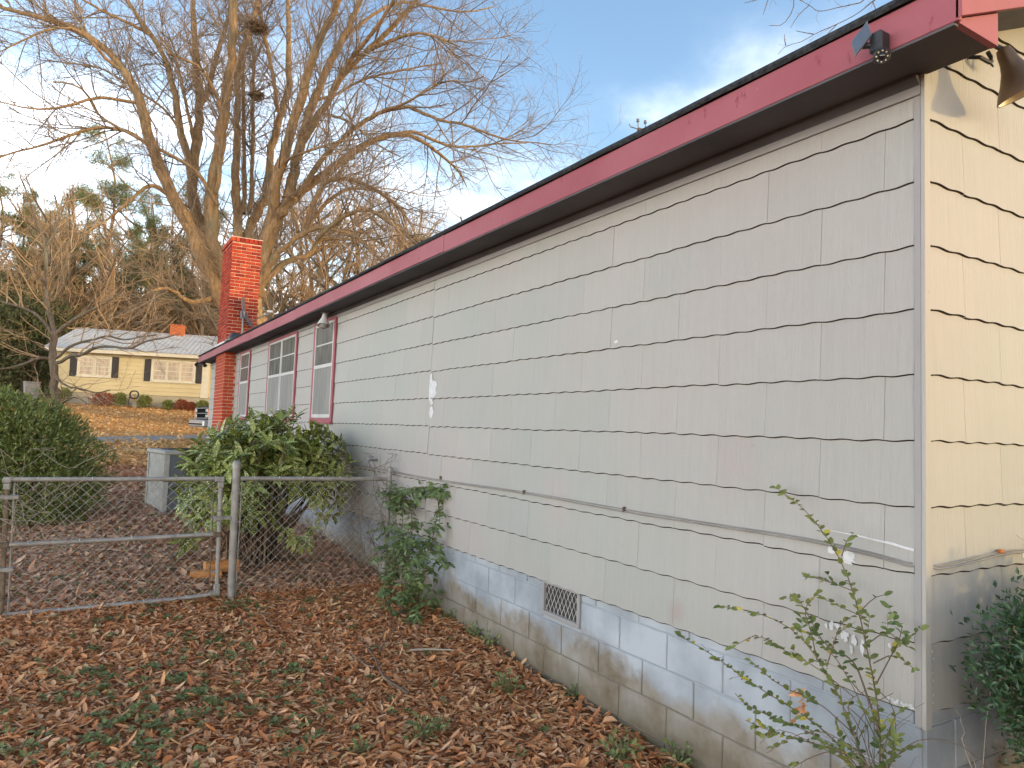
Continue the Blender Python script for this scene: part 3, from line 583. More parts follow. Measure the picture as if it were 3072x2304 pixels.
PRIVET_BARE = [[[-0.3,0.007,0.674],[-0.362,0.059,0.773],[-0.425,0.14,0.815],[-0.488,0.21,0.788],[-0.55,0.297,0.693]],[[-0.2,0.055,0.632],[-0.175,0.126,0.712],[-0.15,0.128,0.77],[-0.125,0.187,0.797],[-0.1,0.262,0.806]],[[-0.2,0.029,0.643],[-0.175,0.071,0.733],[-0.15,0.142,0.804],[-0.125,0.201,0.884],[-0.1,0.263,0.928]],[[-0.2,0.082,0.621],[-0.2,0.152,0.719],[-0.2,0.21,0.814],[-0.2,0.225,0.914]],[[-0.2,0.042,0.65],[-0.163,-0.026,0.78],[-0.125,-0.104,0.826],[-0.087,-0.202,0.821],[-0.05,-0.25,0.751]],[[-0.3,0.046,0.67],[-0.35,0.178,0.712],[-0.4,0.261,0.741],[-0.45,0.331,0.763],[-0.5,0.37,0.693]],[[-0.2,0.096,0.616],[-0.167,0.188,0.738],[-0.133,0.153,0.849],[-0.1,0.063,0.925]],[[-0.25,0.091,0.628],[-0.267,0.15,0.707],[-0.283,0.27,0.651],[-0.3,0.414,0.517]],[[-0.2,0.029,0.656],[-0.167,0.01,0.804],[-0.133,0.043,0.899],[-0.1,0.146,0.924]],[[-0.18,0.095,0.624],[-0.16,0.149,0.738],[-0.14,0.206,0.792],[-0.12,0.264,0.822],[-0.1,0.174,0.902]]]
VINE = [[[-0.34,4.717,0.055],[-0.292,4.825,0.394],[-0.243,4.923,0.749],[-0.195,5.03,0.989],[-0.147,5.047,1.213],[-0.098,4.683,1.336],[-0.05,4.239,1.334]],[[-0.25,4.401,0.211],[-0.208,4.281,0.584],[-0.166,4.255,0.819],[-0.124,4.261,1.022],[-0.082,4.266,1.228],[-0.04,4.509,1.325]],[[-0.34,4.447,0.151],[-0.292,4.49,0.521],[-0.244,4.522,0.811],[-0.196,4.583,1.044],[-0.148,4.873,1.198],[-0.1,5.526,1.201]],[[-0.4,4.411,0.109],[-0.325,4.27,0.279],[-0.25,4.033,0.438]],[[-0.36,4.628,0.079],[-0.307,4.945,0.151],[-0.253,5.274,0.202],[-0.2,5.006,0.542]],[[-0.4,4.373,0.118],[-0.367,4.316,0.243],[-0.333,4.49,0.376],[-0.3,4.28,0.504]],[[-0.1,4.927,0.677],[-0.083,4.664,0.843],[-0.067,4.33,0.832],[-0.05,4.213,0.702]],[[-0.12,5.171,0.969],[-0.13,5.397,0.805],[-0.14,5.525,0.891]],[[-0.12,5.054,0.723],[-0.13,5.278,0.588],[-0.14,5.447,0.663]]]
FALLEN = [[[-0.955,3.834,0.15],[-0.973,3.728,0.152],[-1.0,3.322,0.153],[-1.05,3.096,0.155],[-1.061,2.925,0.157],[-1.037,2.797,0.158],[-1.011,2.667,0.16]],[[-0.463,4.109,0.15],[-0.72,3.756,0.155],[-0.946,3.409,0.16]],[[-1.144,3.444,0.13],[-1.114,3.279,0.13],[-1.105,3.202,0.13],[-1.076,3.118,0.13]]]
STICK = [[[-0.692,3.391,0.15],[-0.585,3.392,0.153],[-0.377,3.305,0.155]]]
TUFTS = [[[-0.003,4.366,0.18],[0.006,4.078,0.176],[0.076,3.333,0.172],[-0.377,2.518,0.168],[0.026,2.253,0.164],[-0.281,1.477,0.16],[-0.034,1.276,0.156],[-0.021,3.595,0.152],[-1.133,2.163,0.148],[-1.5,2.17,0.144],[-1.003,2.219,0.14]]]
GREENS = [[[-2.189,3.577,0.13],[-2.132,3.119,0.13],[-1.839,3.924,0.13],[-1.616,3.373,0.13],[-1.549,3.206,0.13],[-2.384,3.603,0.13],[-2.649,2.912,0.13],[-2.5,2.982,0.13],[-1.919,4.299,0.13],[-2.176,5.571,0.13],[-1.597,5.323,0.13],[-2.243,3.117,0.13],[-1.776,2.626,0.13],[-2.733,3.901,0.13],[-2.892,3.544,0.13],[-1.515,2.938,0.13],[-1.863,3.106,0.13],[-2.994,2.865,0.13],[-2.524,2.589,0.13],[-0.749,7.521,0.13],[-0.218,6.677,0.13],[-1.689,7.87,0.13]]]
TWIG_SPRAY = [[[10.79,6.99,11.19],[10.51,7.18,10.89],[10.16,7.41,10.66],[9.75,7.67,10.44],[9.57,7.79,10.27],[9.27,7.98,10.18],[9.15,8.07,10.0]],[[10.54,7.14,11.13],[10.14,7.39,11.01],[9.81,7.6,10.9],[9.64,7.69,11.05],[9.46,7.79,11.14]],[[9.64,7.69,11.05],[9.5,7.78,10.89],[9.43,7.83,10.79],[9.33,7.91,10.56]],[[9.34,7.85,11.21],[9.36,7.86,10.94],[9.19,7.99,10.59],[8.94,8.14,10.59]],[[8.9,8.12,11.19],[8.82,8.2,10.81]],[[8.77,8.21,11.15],[8.47,8.39,11.04]],[[10.77,7.0,11.16],[10.86,6.96,10.94],[10.98,6.89,10.91]],[[9.75,7.67,10.44],[9.51,7.81,10.48],[9.43,7.86,10.5]],[[10.16,7.41,10.66],[9.88,7.6,10.29],[9.77,7.67,10.26]],[[9.27,7.98,10.18],[9.23,7.99,10.33],[9.24,7.98,10.42]],[[11.8,6.31,12.15],[11.24,6.69,11.57],[10.79,6.99,11.19]],[[11.56,6.45,12.07],[10.94,6.87,11.49],[10.54,7.14,11.13]],[[11.2,6.67,12.2],[10.39,7.19,11.6],[9.46,7.79,11.14]],[[10.85,6.89,12.04],[9.91,7.48,11.58],[9.34,7.85,11.21]],[[10.39,7.19,11.6],[9.44,7.77,11.49],[8.9,8.12,11.19]],[[9.91,7.48,11.58],[9.21,7.92,11.41],[8.77,8.21,11.15]]]
PINES = [(-2.07, 70.38, 23.6), (-3.62, 78.34, 19.0), (1.16, 59.08, 15.5), (4.86, 68.54, 18.4), (-6.51, 66.05, 14.4), (-8.33, 71.82, 17.2), (7.86, 69.06, 18.4), (0.31, 82.98, 17.2), (-5.82, 84.34, 18.4), (3.96, 78.44, 16.1), (11.43, 77.43, 17.2), (5.17, 61.33, 13.8), (-10.12, 72.91, 19.5), (-5.94, 68.05, 16.1), (-5.11, 104.96, 19.5), (-2.61, 96.44, 17.2), (-0.89, 72.01, 14.9), (2.67, 97.92, 19.5), (6.11, 91.17, 18.4), (10.34, 95.63, 19.5), (12.16, 89.85, 18.4), (17.89, 91.07, 17.2), (22.57, 92.92, 17.2)]
BARE = [(-7.02, 59.34, 12.4), (-5.32, 53.64, 13.1), (-3.97, 59.84, 14.5), (-1.13, 55.79, 13.1), (2.43, 60.65, 15.2), (4.54, 54.7, 12.4), (11.68, 59.74, 17.2), (15.24, 64.6, 18.6), (15.51, 57.43, 16.6), (20.41, 63.82, 18.6), (21.59, 58.43, 17.2), (26.96, 62.2, 17.9), (-9.32, 60.73, 15.2), (1.02, 68.52, 16.6), (7.72, 59.79, 15.2), (8.9, 52.06, 15.9), (10.87, 53.22, 16.6), (12.02, 50.18, 15.9), (14.32, 51.13, 16.6), (16.97, 51.87, 16.6), (19.43, 50.38, 16.6), (23.66, 52.51, 17.2), (8.69, 56.87, 15.2), (-12.34, 102.31, 15.2), (-10.5, 108.21, 16.6), (-7.74, 94.85, 15.2), (-6.26, 107.99, 17.2), (-3.98, 99.6, 15.9), (-2.2, 107.88, 16.6), (-0.66, 92.92, 15.2), (1.72, 100.83, 16.6), (3.42, 92.79, 16.6), (6.6, 100.23, 17.2), (6.95, 85.98, 15.9), (10.4, 93.25, 16.6), (11.46, 85.6, 15.9), (15.01, 92.8, 16.6), (-11.65, 64.48, 15.2), (-15.01, 71.18, 16.6), (-16.3, 64.95, 15.2)]
THICK = [(-8.56, 56.76, 7.7), (-7.05, 52.35, 7.0), (-6.05, 54.08, 7.7), (-5.13, 58.2, 8.4), (-3.76, 59.71, 7.7), (-2.49, 62.45, 8.4), (-0.99, 60.38, 7.0), (0.42, 61.86, 8.4), (1.68, 59.93, 7.7), (3.44, 61.21, 8.4), (4.67, 59.3, 7.7), (6.56, 60.49, 9.1), (8.56, 61.62, 8.4), (10.03, 58.4, 8.4), (12.4, 59.31, 9.1), (14.89, 60.14, 9.1), (16.23, 56.99, 8.4)]
DARK = [(-7.29, 50.15, 6.5), (-6.26, 51.87, 5.8), (-5.46, 54.89, 6.5), (-7.52, 59.65, 8.8), (-4.72, 64.97, 7.5), (-8.72, 53.36, 7.5), (-5.8, 46.91, 6.2), (-3.22, 80.43, 10.0), (-0.21, 85.63, 8.8), (3.09, 78.96, 10.0), (6.77, 81.42, 8.8), (9.13, 75.31, 10.0), (-9.62, 74.94, 11.2), (-6.1, 77.5, 11.2), (-11.38, 57.3, 7.5), (-14.81, 61.71, 8.8), (-18.9, 66.52, 8.1)]

# ================================================================== SETTING: ground
def axis_pts(edges):
    out = []
    for a, b, st in edges: out += list(np.arange(a, b, st))
    return np.array(out + [edges[-1][1]])
gx = axis_pts([(-400, -60, 20), (-60, -12, 3), (-12, -5, .5), (-5, 1, .2), (1, 12, .6), (12, 60, 3), (60, 400, 20)])
gy = axis_pts([(-400, -60, 20), (-60, -8, 2), (-8, 0, .5), (0, 8, .2), (8, 16, .4), (16, 50, .6), (50, 80, 3), (80, 600, 20)])
GX, GY = np.meshgrid(gx, gy); GZ = gz(GX, GY)
nx, ny = len(gx), len(gy)
ii = (np.arange(ny - 1)[:, None] * nx + np.arange(nx - 1)[None]).ravel()
m = Mat('leaf_strewn_soil', 0.95, 0.15)
ys = m.n('ShaderNodeSeparateXYZ'); m.t.links.new(m.pos(), ys.inputs[0]); Y = ys.outputs[1]
near = m.ramp(m.noise(30, 5, 0.7), [(0.3, (0.20, 0.09, 0.04)), (0.5, (0.42, 0.185, 0.08)), (0.7, (0.60, 0.31, 0.15))])
midc = m.ramp(m.noise(16, 6, 0.7), [(0.3, (0.264, 0.156, 0.096)), (0.5, (0.504, 0.324, 0.192)), (0.72, (0.660, 0.468, 0.300))])
far = m.ramp(m.noise(9, 7, 0.75), [(0.3, (0.456, 0.252, 0.108)), (0.5, (0.660, 0.396, 0.168)), (0.72, (0.792, 0.540, 0.264))])
grassy = m.ramp(m.noise(14, 6, 0.7), [(0.3, (0.22, 0.21, 0.09)), (0.7, (0.40, 0.35, 0.17))])
c = m.mix(m.ramp(m.math('MULTIPLY', Y, 0.02), [(0.11, 0.0), (0.15, 1.0)]), near, midc)
c = m.mix(m.ramp(m.math('MULTIPLY', Y, 0.02), [(0.50, 0.0), (0.60, 1.0)]), c, far)
verge = m.ramp(m.math('MULTIPLY', Y, 0.02), [(0.36, 0.0), (0.44, 0.8), (0.50, 0.8), (0.53, 0.0)])
c = m.mix(m.math('MULTIPLY', verge, m.ramp(m.noise(0.9, 4), [(0.4, 0.1), (0.6, 1.0)])), c, grassy)
m.col(c); m.bump(m.noise(22, 6, 0.7), 0.05, 1.0)
go = mk('ground', np.stack([GX, GY, GZ], -1).reshape(-1, 3), np.stack([ii, ii + 1, ii + nx + 1, ii + nx], -1), m.m, smooth=True)
tag(go, 'leaf covered ground sloping up from the grey house to the pale yellow house', None, kind='structure')

# driveway: a strip of asphalt across the slope
dm = Mat('old_asphalt', 0.9, 0.2); dm.col(dm.ramp(dm.noise(9, 6, 0.7), [(0.3, (0.21, 0.195, 0.175)), (0.7, (0.32, 0.30, 0.275))])); dm.bump(dm.noise(60, 3), 0.004)
dx = np.arange(-30, 26, 0.8); dyy = np.linspace(24.3, 29.4, 7)
DX, DY = np.meshgrid(dx, dyy); DY = DY + 0.12 * np.sin(DX * 0.8) + 0.004 * (DX + 2) ** 2 * 0.4
nn = len(dx); ii = (np.arange(6)[:, None] * nn + np.arange(nn - 1)[None]).ravel()
DZ = gz(DX, DY) + 0.05
DZ[0] -= 0.12; DZ[-1] -= 0.12
dr = mk('driveway', np.stack([DX, DY, DZ], -1).reshape(-1, 3), np.stack([ii, ii + 1, ii + nn + 1, ii + nn], -1), dm.m, smooth=True)
tag(dr, 'grey asphalt driveway running across the leafy slope', None, kind='structure')

# ================================================================== GREY HOUSE
house = thing('grey_house', 'long grey shingle-sided house with red fascia and block foundation', 'house', (0, 0, 0))
E_ = 0.267; Z0 = 0.85; SOF = 3.43; YE = 18.73; W8 = 8.5; RP = 0.42
def roofz(x): return 3.56 + RP * x                     # underside of the rake
# wall cores (dark felt shows in the joints)
wb = B(); wb.box(0.0, 0.12, 0.0, YE, 0.861, 3.50); wb.build('side_wall', MT['gap'], house)
gb = B(); gb.prism([(0.121, 0.861), (W8 - .121, 0.861), (W8 - .121, roofz(.12)), (W8 / 2, roofz(W8 / 2)), (0.121, roofz(.12))], 1, 0.0, 0.12)
gb.build('gable_wall', MT['gap'], house)
bb = B(); bb.prism([(0.121, 0.80), (W8 - .121, 0.80), (W8 - .121, roofz(.12)), (W8 / 2, roofz(W8 / 2)), (0.121, roofz(.12))], 1, YE - .12, YE)
bb.build('far_gable_wall', MT['siding'], house)
fb_ = B(); fb_.box(W8 - .12, W8, 0.0, YE, 0.80, 3.50); fb_.build('rear_wall', MT['siding'], house)

def shingle_geo(a0, w, zt=None, seg=None, lip=.004):
    """wavy-edged sheet: local a (along), n (out), z; a0 = phase along the wall"""
    seg = seg or max(3, int(round(w / 0.61 * 24)))
    a = np.linspace(0.0, w, seg + 1)
    wz = 0.0031 * np.sin(2 * PI * (a + a0) / 0.1525) + 0.0012 * np.sin(2 * PI * (a + a0) / 0.61 + 1)
    top = np.full(seg + 1, E_ + 0.012) if zt is None else np.minimum(E_ + 0.012, zt(a))
    top = np.maximum(top, 0.012)
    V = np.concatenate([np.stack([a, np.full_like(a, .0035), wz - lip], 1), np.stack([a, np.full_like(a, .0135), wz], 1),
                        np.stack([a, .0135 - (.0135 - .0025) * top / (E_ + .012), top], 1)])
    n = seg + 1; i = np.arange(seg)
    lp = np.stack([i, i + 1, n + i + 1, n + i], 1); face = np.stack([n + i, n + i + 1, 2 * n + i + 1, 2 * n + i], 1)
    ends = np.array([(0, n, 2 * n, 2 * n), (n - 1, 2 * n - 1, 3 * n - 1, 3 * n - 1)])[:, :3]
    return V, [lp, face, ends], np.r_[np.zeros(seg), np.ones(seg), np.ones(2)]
_sh = {}
def shingle_mesh(a0, w, lip=.004):
    k = (round(a0 % 0.61, 2), round(w, 2), lip)
    if k not in _sh:
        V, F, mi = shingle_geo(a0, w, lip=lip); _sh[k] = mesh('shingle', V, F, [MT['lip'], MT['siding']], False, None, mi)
    return _sh[k]
ML = lambda y, z, n=0.0: Matrix(((0, -1, 0, -n), (1, 0, 0, y), (0, 0, 1, z), (0, 0, 0, 1)))
MG = lambda x, z, n=0.0: Matrix(((-1, 0, 0, x), (0, -1, 0, -n), (0, 0, 1, z), (0, 0, 0, 1)))
SEAM = 4.737
rest = []
for k in range(10):
    z = Z0 + k * E_ + rng.normal() * 0.002
    lp = (.007, .007, .007, .0062, .0055, .005, .0042, .0038, .0034, .0034)[k]  # taller dark edge on lower courses widens their painted shadow line
    off = 0.156 if k % 2 == 0 else 0.461
    js = [0.028] + [off + 0.61 * i for i in range(9) if off + .61 * i < SEAM - .1] + [SEAM - .0008]
    off2 = SEAM + (0.30 if k % 2 else 0.08)
    js2 = [SEAM + .0012] + [off2 + 0.61 * i for i in range(40) if off2 + .61 * i < YE - .05] + [YE]
    for part, J in ((0, js), (1, js2)):
        for a, b in zip(J[:-1], J[1:]):
            g0 = 0.0016
            zz = z + rng.normal() * 0.0012 + (0.006 if part else 0)
            if a > 12.4:
                V, F, mi = shingle_geo(a, b - a - g0, seg=max(2, int((b - a) / .04)), lip=lp)
                V = np.stack([-V[:, 1], V[:, 0] + a, V[:, 2] + zz], 1); rest.append((V, F, mi))
            else:
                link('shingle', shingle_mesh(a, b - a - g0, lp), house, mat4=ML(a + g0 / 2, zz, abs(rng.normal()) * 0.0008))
V = []; F3 = []; F4 = []; o = 0; mi4 = []; mi3 = []
for v, f, mi in rest:
    V.append(v); F4 += [f[0] + o, f[1] + o]; F3.append(f[2] + o); o += len(v)
    mi4 += [np.zeros(len(f[0])), np.ones(len(f[1]))]; mi3.append(np.ones(2))
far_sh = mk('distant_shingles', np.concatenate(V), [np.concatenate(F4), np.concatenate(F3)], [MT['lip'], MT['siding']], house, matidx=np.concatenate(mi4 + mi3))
far_sh['kind'] = 'stuff'
rest_g = []
for k in range(18):                                     # gable wall, laid from the corner to the right
    z = Z0 + k * E_ + (0.004 if k < 10 else 0)
    xm = 0.026
    off = 0.30 if k % 2 == 0 else 0.605
    js = [xm, off] + [off + .61 * i for i in range(1, 13)]
    for a, b in zip(js[:-1], js[1:]):
        b = min(b, W8 - .03)
        if b - a < .05: continue
        if a > 1.7:
            zt = (lambda q, b=b, z=z: np.minimum(roofz(b - q), roofz(W8 - (b - q))) + 0.01 - z)
            if zt(np.array([0.0, b - a])).min() < 0.03: continue
            V, F, mi = shingle_geo(b, b - a - .002, zt, seg=8); V = np.stack([b - V[:, 0], -V[:, 1], V[:, 2] + z], 1); rest_g.append((V, F, mi)); continue
        zt = (lambda q, b=b, z=z: roofz(b - q) + 0.01 - z)
        if zt(np.array([0.0]))[0] < 0.02: continue
        if zt(np.array([b - a]))[0] > E_ + .012:
            link('shingle', shingle_mesh(b, b - a - .002, .008 if k < 4 else .0055 if k < 7 else .004), house, mat4=MG(b - .001, z + rng.normal() * .001))
        else:
            V, F, mi = shingle_geo(b, b - a - .002, zt)
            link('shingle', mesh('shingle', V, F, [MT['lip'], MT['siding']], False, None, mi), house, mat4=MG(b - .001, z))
V = []; F3 = []; F4 = []; o = 0; mi4 = []; mi3 = []
for v, f, mi in rest_g:
    V.append(v); F4 += [f[0] + o, f[1] + o]; F3.append(f[2] + o); o += len(v)
    mi4 += [np.zeros(len(f[0])), np.ones(len(f[1]))]; mi3.append(np.ones(2))
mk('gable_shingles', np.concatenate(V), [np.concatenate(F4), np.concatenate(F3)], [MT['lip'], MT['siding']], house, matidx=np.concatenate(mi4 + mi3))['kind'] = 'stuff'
# corner board: two narrow strips
cb = B(); cb.box(-0.018, -0.0005, -0.002, 0.026, 0.80, 3.345, .002); cb.build('corner_board', MT['trim'], house)
cb = B(); cb.box(-0.018, 0.024, -0.019, -0.0025, 0.795, 3.50, .002); cb.build('corner_board', MT['siding'], house)
fz = B(); fz.box(-0.024, -0.0005, -0.002, YE, 3.346, SOF - .001); fz.build('frieze_board', MT['trim'], house)
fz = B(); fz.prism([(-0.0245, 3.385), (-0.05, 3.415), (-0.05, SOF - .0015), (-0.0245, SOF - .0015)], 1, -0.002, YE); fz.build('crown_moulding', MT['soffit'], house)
# soffit boards, fascia boards, rake
ed = [-.285, 3.9, 8.4, 12.9, 16.2, 19.0]
for a, b in zip(ed[:-1], ed[1:]):
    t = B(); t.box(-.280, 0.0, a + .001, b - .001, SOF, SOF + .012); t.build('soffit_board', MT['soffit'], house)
ed = [-.3, 3.95, 8.95, 12.6, 16.1, 19.02]
for i, (a, b) in enumerate(zip(ed[:-1], ed[1:])):
    t = B(); dz = (0, .004, -.004, .005, 0)[i]; t.box(-.301 - .002 * (i % 2), -.2805, a + .0015, b - .0015, SOF - .004 + dz, 3.578 + dz * .5, .003)
    t.build('fascia_board', MT['red'], house)
t = B(); t.box(-.2975, -.272, -.28, 19.0, SOF - .014, SOF - .0045); t.build('fascia_lip', MT['soffit'], house)
t = B(); t.prism([(-.28, SOF - .003), (.0, SOF - .003), (.0, 3.558), (-.28, 3.441)], 1, -.287, -.262); t.build('eave_end_board', MT['red'], house)
t = B(); t.prism([(-.301, 3.436), (W8 / 2, 3.436 + RP * (W8 / 2 + .301)), (W8 / 2, 3.588 + RP * (W8 / 2 + .301)), (-.301, 3.588)], 1, -.309, -.2875)
t.build('rake_board', MT['red'], house)
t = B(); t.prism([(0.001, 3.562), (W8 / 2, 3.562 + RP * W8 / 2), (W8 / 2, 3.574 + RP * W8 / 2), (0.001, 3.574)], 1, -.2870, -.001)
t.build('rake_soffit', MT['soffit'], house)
# roofing: ragged shingle edge over the fascia
n = 150; ye = np.linspace(-.335, 19.06, n)
jag = np.interp(ye, np.arange(-1, 21, .31), rng.normal(size=71) * .004) + np.interp(ye, np.arange(-1, 21, 1.1), rng.normal(size=20 + 1)[:20] * .006) 
prof = lambda j: [(-.318 + j, 3.578), (-.326 + j, 3.592 + j * .3), (-.318 + j, 3.612 + j * .5), (W8 / 2, 3.612 + RP * (W8 / 2 + .3)), (W8 + .32, 3.60), (W8 + .30, 3.575), (W8 / 2, 3.58 + RP * (W8 / 2 + .3))]
V = np.array([[(x, y, z) for x, z in prof(j)] for y, j in zip(ye, jag)]).reshape(-1, 3); k = 7
i = (np.arange(n - 1)[:, None] * k + np.arange(k)[None]).ravel(); j = (np.arange(n - 1)[:, None] * k + (np.arange(k)[None] + 1) % k).ravel()
rf = mk('roof', V, [np.stack([i, j, j + k, i + k], 1), np.array([list(range(k)), [(n - 1) * k + q for q in range(k)][::-1]])], MT['roofing'], house)

# foundation: mortar core and single blocks
t = B(); t.box(0.0125, 0.20, 0.02, YE - .02, -.5, 0.86); t.box(0.022, W8 - .02, 0.0125, 0.2, -.5, .86); t.build('foundation_wall', MT['mortar'], house)
_bl = {}
def block_mesh(w, h):
    k = (round(w, 3), round(h, 3))
    if k not in _bl:
        t = B(); t.box(-.0, .02, 0, w, 0, h, .004); _bl[k] = t.me('block', MT['block'])
    return _bl[k]
VENT = (2.24, 2.69)
cs = [(-.21, -.016, .01), (-.01, .186, .21), (.194, .386, 0.205), (.394, .586, .0), (.594, .786, .21), (.794, .862, .04)]
far_blocks = []
for z0, z1, off in cs:
    y = off - .41
    while y < 18.6:
        a, b = max(y, .014), y + .400
        pieces = [(a, b)]
        if z1 > .63 and z0 < .86 and z0 > .55:
            pieces = []
            if a < VENT[0]: pieces.append((a, min(b, VENT[0] - .004)))
            if b > VENT[1]: pieces.append((max(a, VENT[1] + .004), b))
        for p, q in pieces:
            if q - p > .02:
                if p > 8.2: far_blocks.append((p, q, z0, z1))
                else: link('block', block_mesh(round(q - p, 2), z1 - z0), house, mat4=Matrix.Translation((0.003 + abs(rng.normal()) * .002, p, z0 + rng.normal() * .001)))
        y += .41
t = B()
for p, q, z0, z1 in far_blocks: t.box(.005, .021, p, q, z0, z1)
fo = t.build('distant_blocks', MT['block'], house); fo['kind'] = 'stuff'
for z0, z1, off in cs:                                     # gable end foundation
    x = .03 + (off if off < .1 else off)
    x -= .41
    while x < 1.7:
        a, b = max(x, .026), x + .400
        if b - a > .02:
            t = B(); t.box(a, b, .0045, .02, z0, z1, .004); t.build('block', MT['block'], house)
        x += .41
# foundation vent with expanded metal
vf = B(); y0, y1, z0, z1 = VENT[0], VENT[1], .615, .862
for q in ((y0, y1, z0, z0 + .03), (y0, y1, z1 - .028, z1), (y0, y0 + .03, z0 + .0305, z1 - .0285), (y1 - .03, y1, z0 + .0305, z1 - .0285)):
    vf.box(-.012, .03, q[0], q[1], q[2], q[3], .003)
vent = vf.build('foundation_vent', MT['trim'], house)
t = B(); t.box(.0088, .0118, y0 + .001, y1 - .001, z0 + .001, z1 - .004); t.build('vent_shade_sheet', MT['gap'], vent)  # dark sheet standing in for the shaded interior of the vent
t = B()
nd = 9
for i in range(-8, 18):
    for sgn in (1, -1):
        ya = y0 + .03 + i * .046; pts = []
        for s_ in np.linspace(0, 1, 12):
            yy = ya + sgn * s_ * .105 if sgn > 0 else ya + .105 - s_ * .105; zz = z0 + .03 + s_ * (z1 - z0 - .058)
            if y0 + .028 <= yy <= y1 - .028: pts.append((.006 + .003 * sgn, yy, zz))
        if len(pts) > 1: t.tube(pts, .0018, 4, False)
mo = t.build('expanded_metal', MT['white'], vent)

# windows
def window(ya, yb, zb, zt, n):
    w = B()
    for q in ((ya - .075, ya, zb - .075, zt + .04), (yb, yb + .075, zb - .075, zt + .04)): w.box(-.036, -.014, q[0], q[1], q[2], q[3], .003)
    w.box(-.0355, -.014, ya + .0005, yb - .0005, zt - .003, zt + .04); w.box(-.05, -.014, ya - .085, yb + .085, zb - .11, zb - .0755, .004)
    w.box(-.036, -.014, ya + .0005, yb - .0005, zb - .075, zb - .0355)
    win = w.build('window', MT['red'], house)
    zm = zb + (zt - zb) * .53
    for i in range(n):
        a = ya + (yb - ya) * i / n + (.018 if i else 0.004); b = ya + (yb - ya) * (i + 1) / n - (.018 if i < n - 1 else 0.004)
        f = B()
        for q in ((a, a + .035, zb - .03, zt - .004), (b - .035, b, zb - .03, zt - .004), (a + .0355, b - .0355, zt - .04, zt - .004),
                  (a + .0355, b - .0355, zb - .03, zb + .02), (a + .0355, b - .0355, zm - .025, zm + .025)): f.box(-.034, -.015, *q, .002)
        f.build('frame', MT['sash'], win)
        g = B(); g.box(-.0215, -.0155, a + .036, b - .036, zm + .0255, zt - .041); g.build('pane', MT['glass'], win)
        g = B(); g.box(-.0255, -.0155, a + .036, b - .036, zb + .0205, zm - .0255); g.build('insect_screen', MT['screen'], win)
        g = B(); zq = (zm + zt) / 2; g.box(-.0245, -.0216, a + .0365, b - .0365, zq - .009, zq + .009); g.build('glazing_bar', MT['sash'], win)
    for i in range(1, n):
        c = ya + (yb - ya) * i / n
        f = B(); f.box(-.040, -.014, c - .0135, c + .0135, zb - .03, zt - .004, .002); f.build('mullion', MT['sash'], win)
window(7.90, 8.80, 2.02, 3.335, 1)
window(9.92, 11.80, 2.02, 3.335, 2)
window(13.60, 14.52, 2.02, 3.335, 1)

# chimney: every brick its own piece
ch = B(); CX0, CX1, CY0, CY1, CT = -.24, .40, 15.2, 16.42, 5.93
ch.box(CX0 + .012, -.0005, CY0 + .012, CY1 - .012, -.1, 3.42); ch.box(CX0 + .012, CX1 - .012, CY0 + .012, CY1 - .012, 3.60, CT + .02)
ch.box(CX0 - .02, CX1 + .02, CY0 - .02, CY1 + .02, CT + .1, CT + .115)
chim = ch.build('chimney', MT['joint'], house)
_bk = {}
def brick_mesh(dx, dy, dz):
    k = (round(dx, 3), round(dy, 3), round(dz, 3))
    if k not in _bk:
        t = B(); t.box(0, dx, 0, dy, 0, dz, .004); _bk[k] = t.me('brick', MT['brick'])
    return _bk[k]
CH = .0765; bh = CH - .015; bricks = []
def row(z, x1, odd, pri):
    d = .012
    o = 0.0 if odd else .105
    x = CX0 - o                                               # front face (towards the camera), -Y side
    while x < x1 - .02:
        a, b = max(x, CX0), min(x + .2, x1)
        if b - a > .03: bricks.append((pri, a, CY0 - .004 + rng.normal() * .0015, z, b - a, .03, bh))
        x += .212
    y = CY0 + .0275 + (.09 if not odd else 0.0)                                # left face, -X side
    ys_ = CY0 + .0275
    if not odd: bricks.append((pri + 1, CX0 - .004, ys_, z, .025, .078, bh))
    while y < CY1 - .03:
        b = min(y + .2, CY1)
        bricks.append((pri + 1, CX0 - .004 + rng.normal() * .0015, y, z, .025, b - y, bh)); y += .212
nl = 0; z = 1.15
while z < 3.40: row(z, -.004, nl % 2, 2); z += CH; nl += 1
z = 3.62
while z < CT - .03: row(z, CX1, nl % 2, 0); z += CH; nl += 1
x = CX0 - .02
while x < CX1 - .01:                                              # rowlock cap
    bricks.append((-1, x, CY0 - .024, CT + .002, .084, .10, .098)); x += .0955
y = CY0 + .082
while y < CY1: bricks.append((-1, CX0 - .024, y, CT + .002, .10, min(.084, CY1 + .02 - y), .098)); y += .0955
bricks.sort(key=lambda q: (q[0], abs(q[2] - CY0)))
for q in bricks[:295]: link('brick', brick_mesh(*q[4:]), chim, mat4=Matrix.Translation(q[1:4]))
t = B()
for q in bricks[295:]: t.box(q[1], q[1] + q[4], q[2], q[2] + q[5], q[3], q[3] + q[6], .003)
t.build('remaining_bricks', MT['brick'], chim)['kind'] = 'stuff'
t = B(); t.prism([(CX0 - .05, 3.60), (CX1 + .04, 3.60 + .42 * .69 + .03), (CX1 + .04, 3.66 + .42 * .69 + .03), (CX0 - .05, 3.67)], 1, CY0 - .05, CY1 + .05)
t.build('flashing', MT['white'], chim)

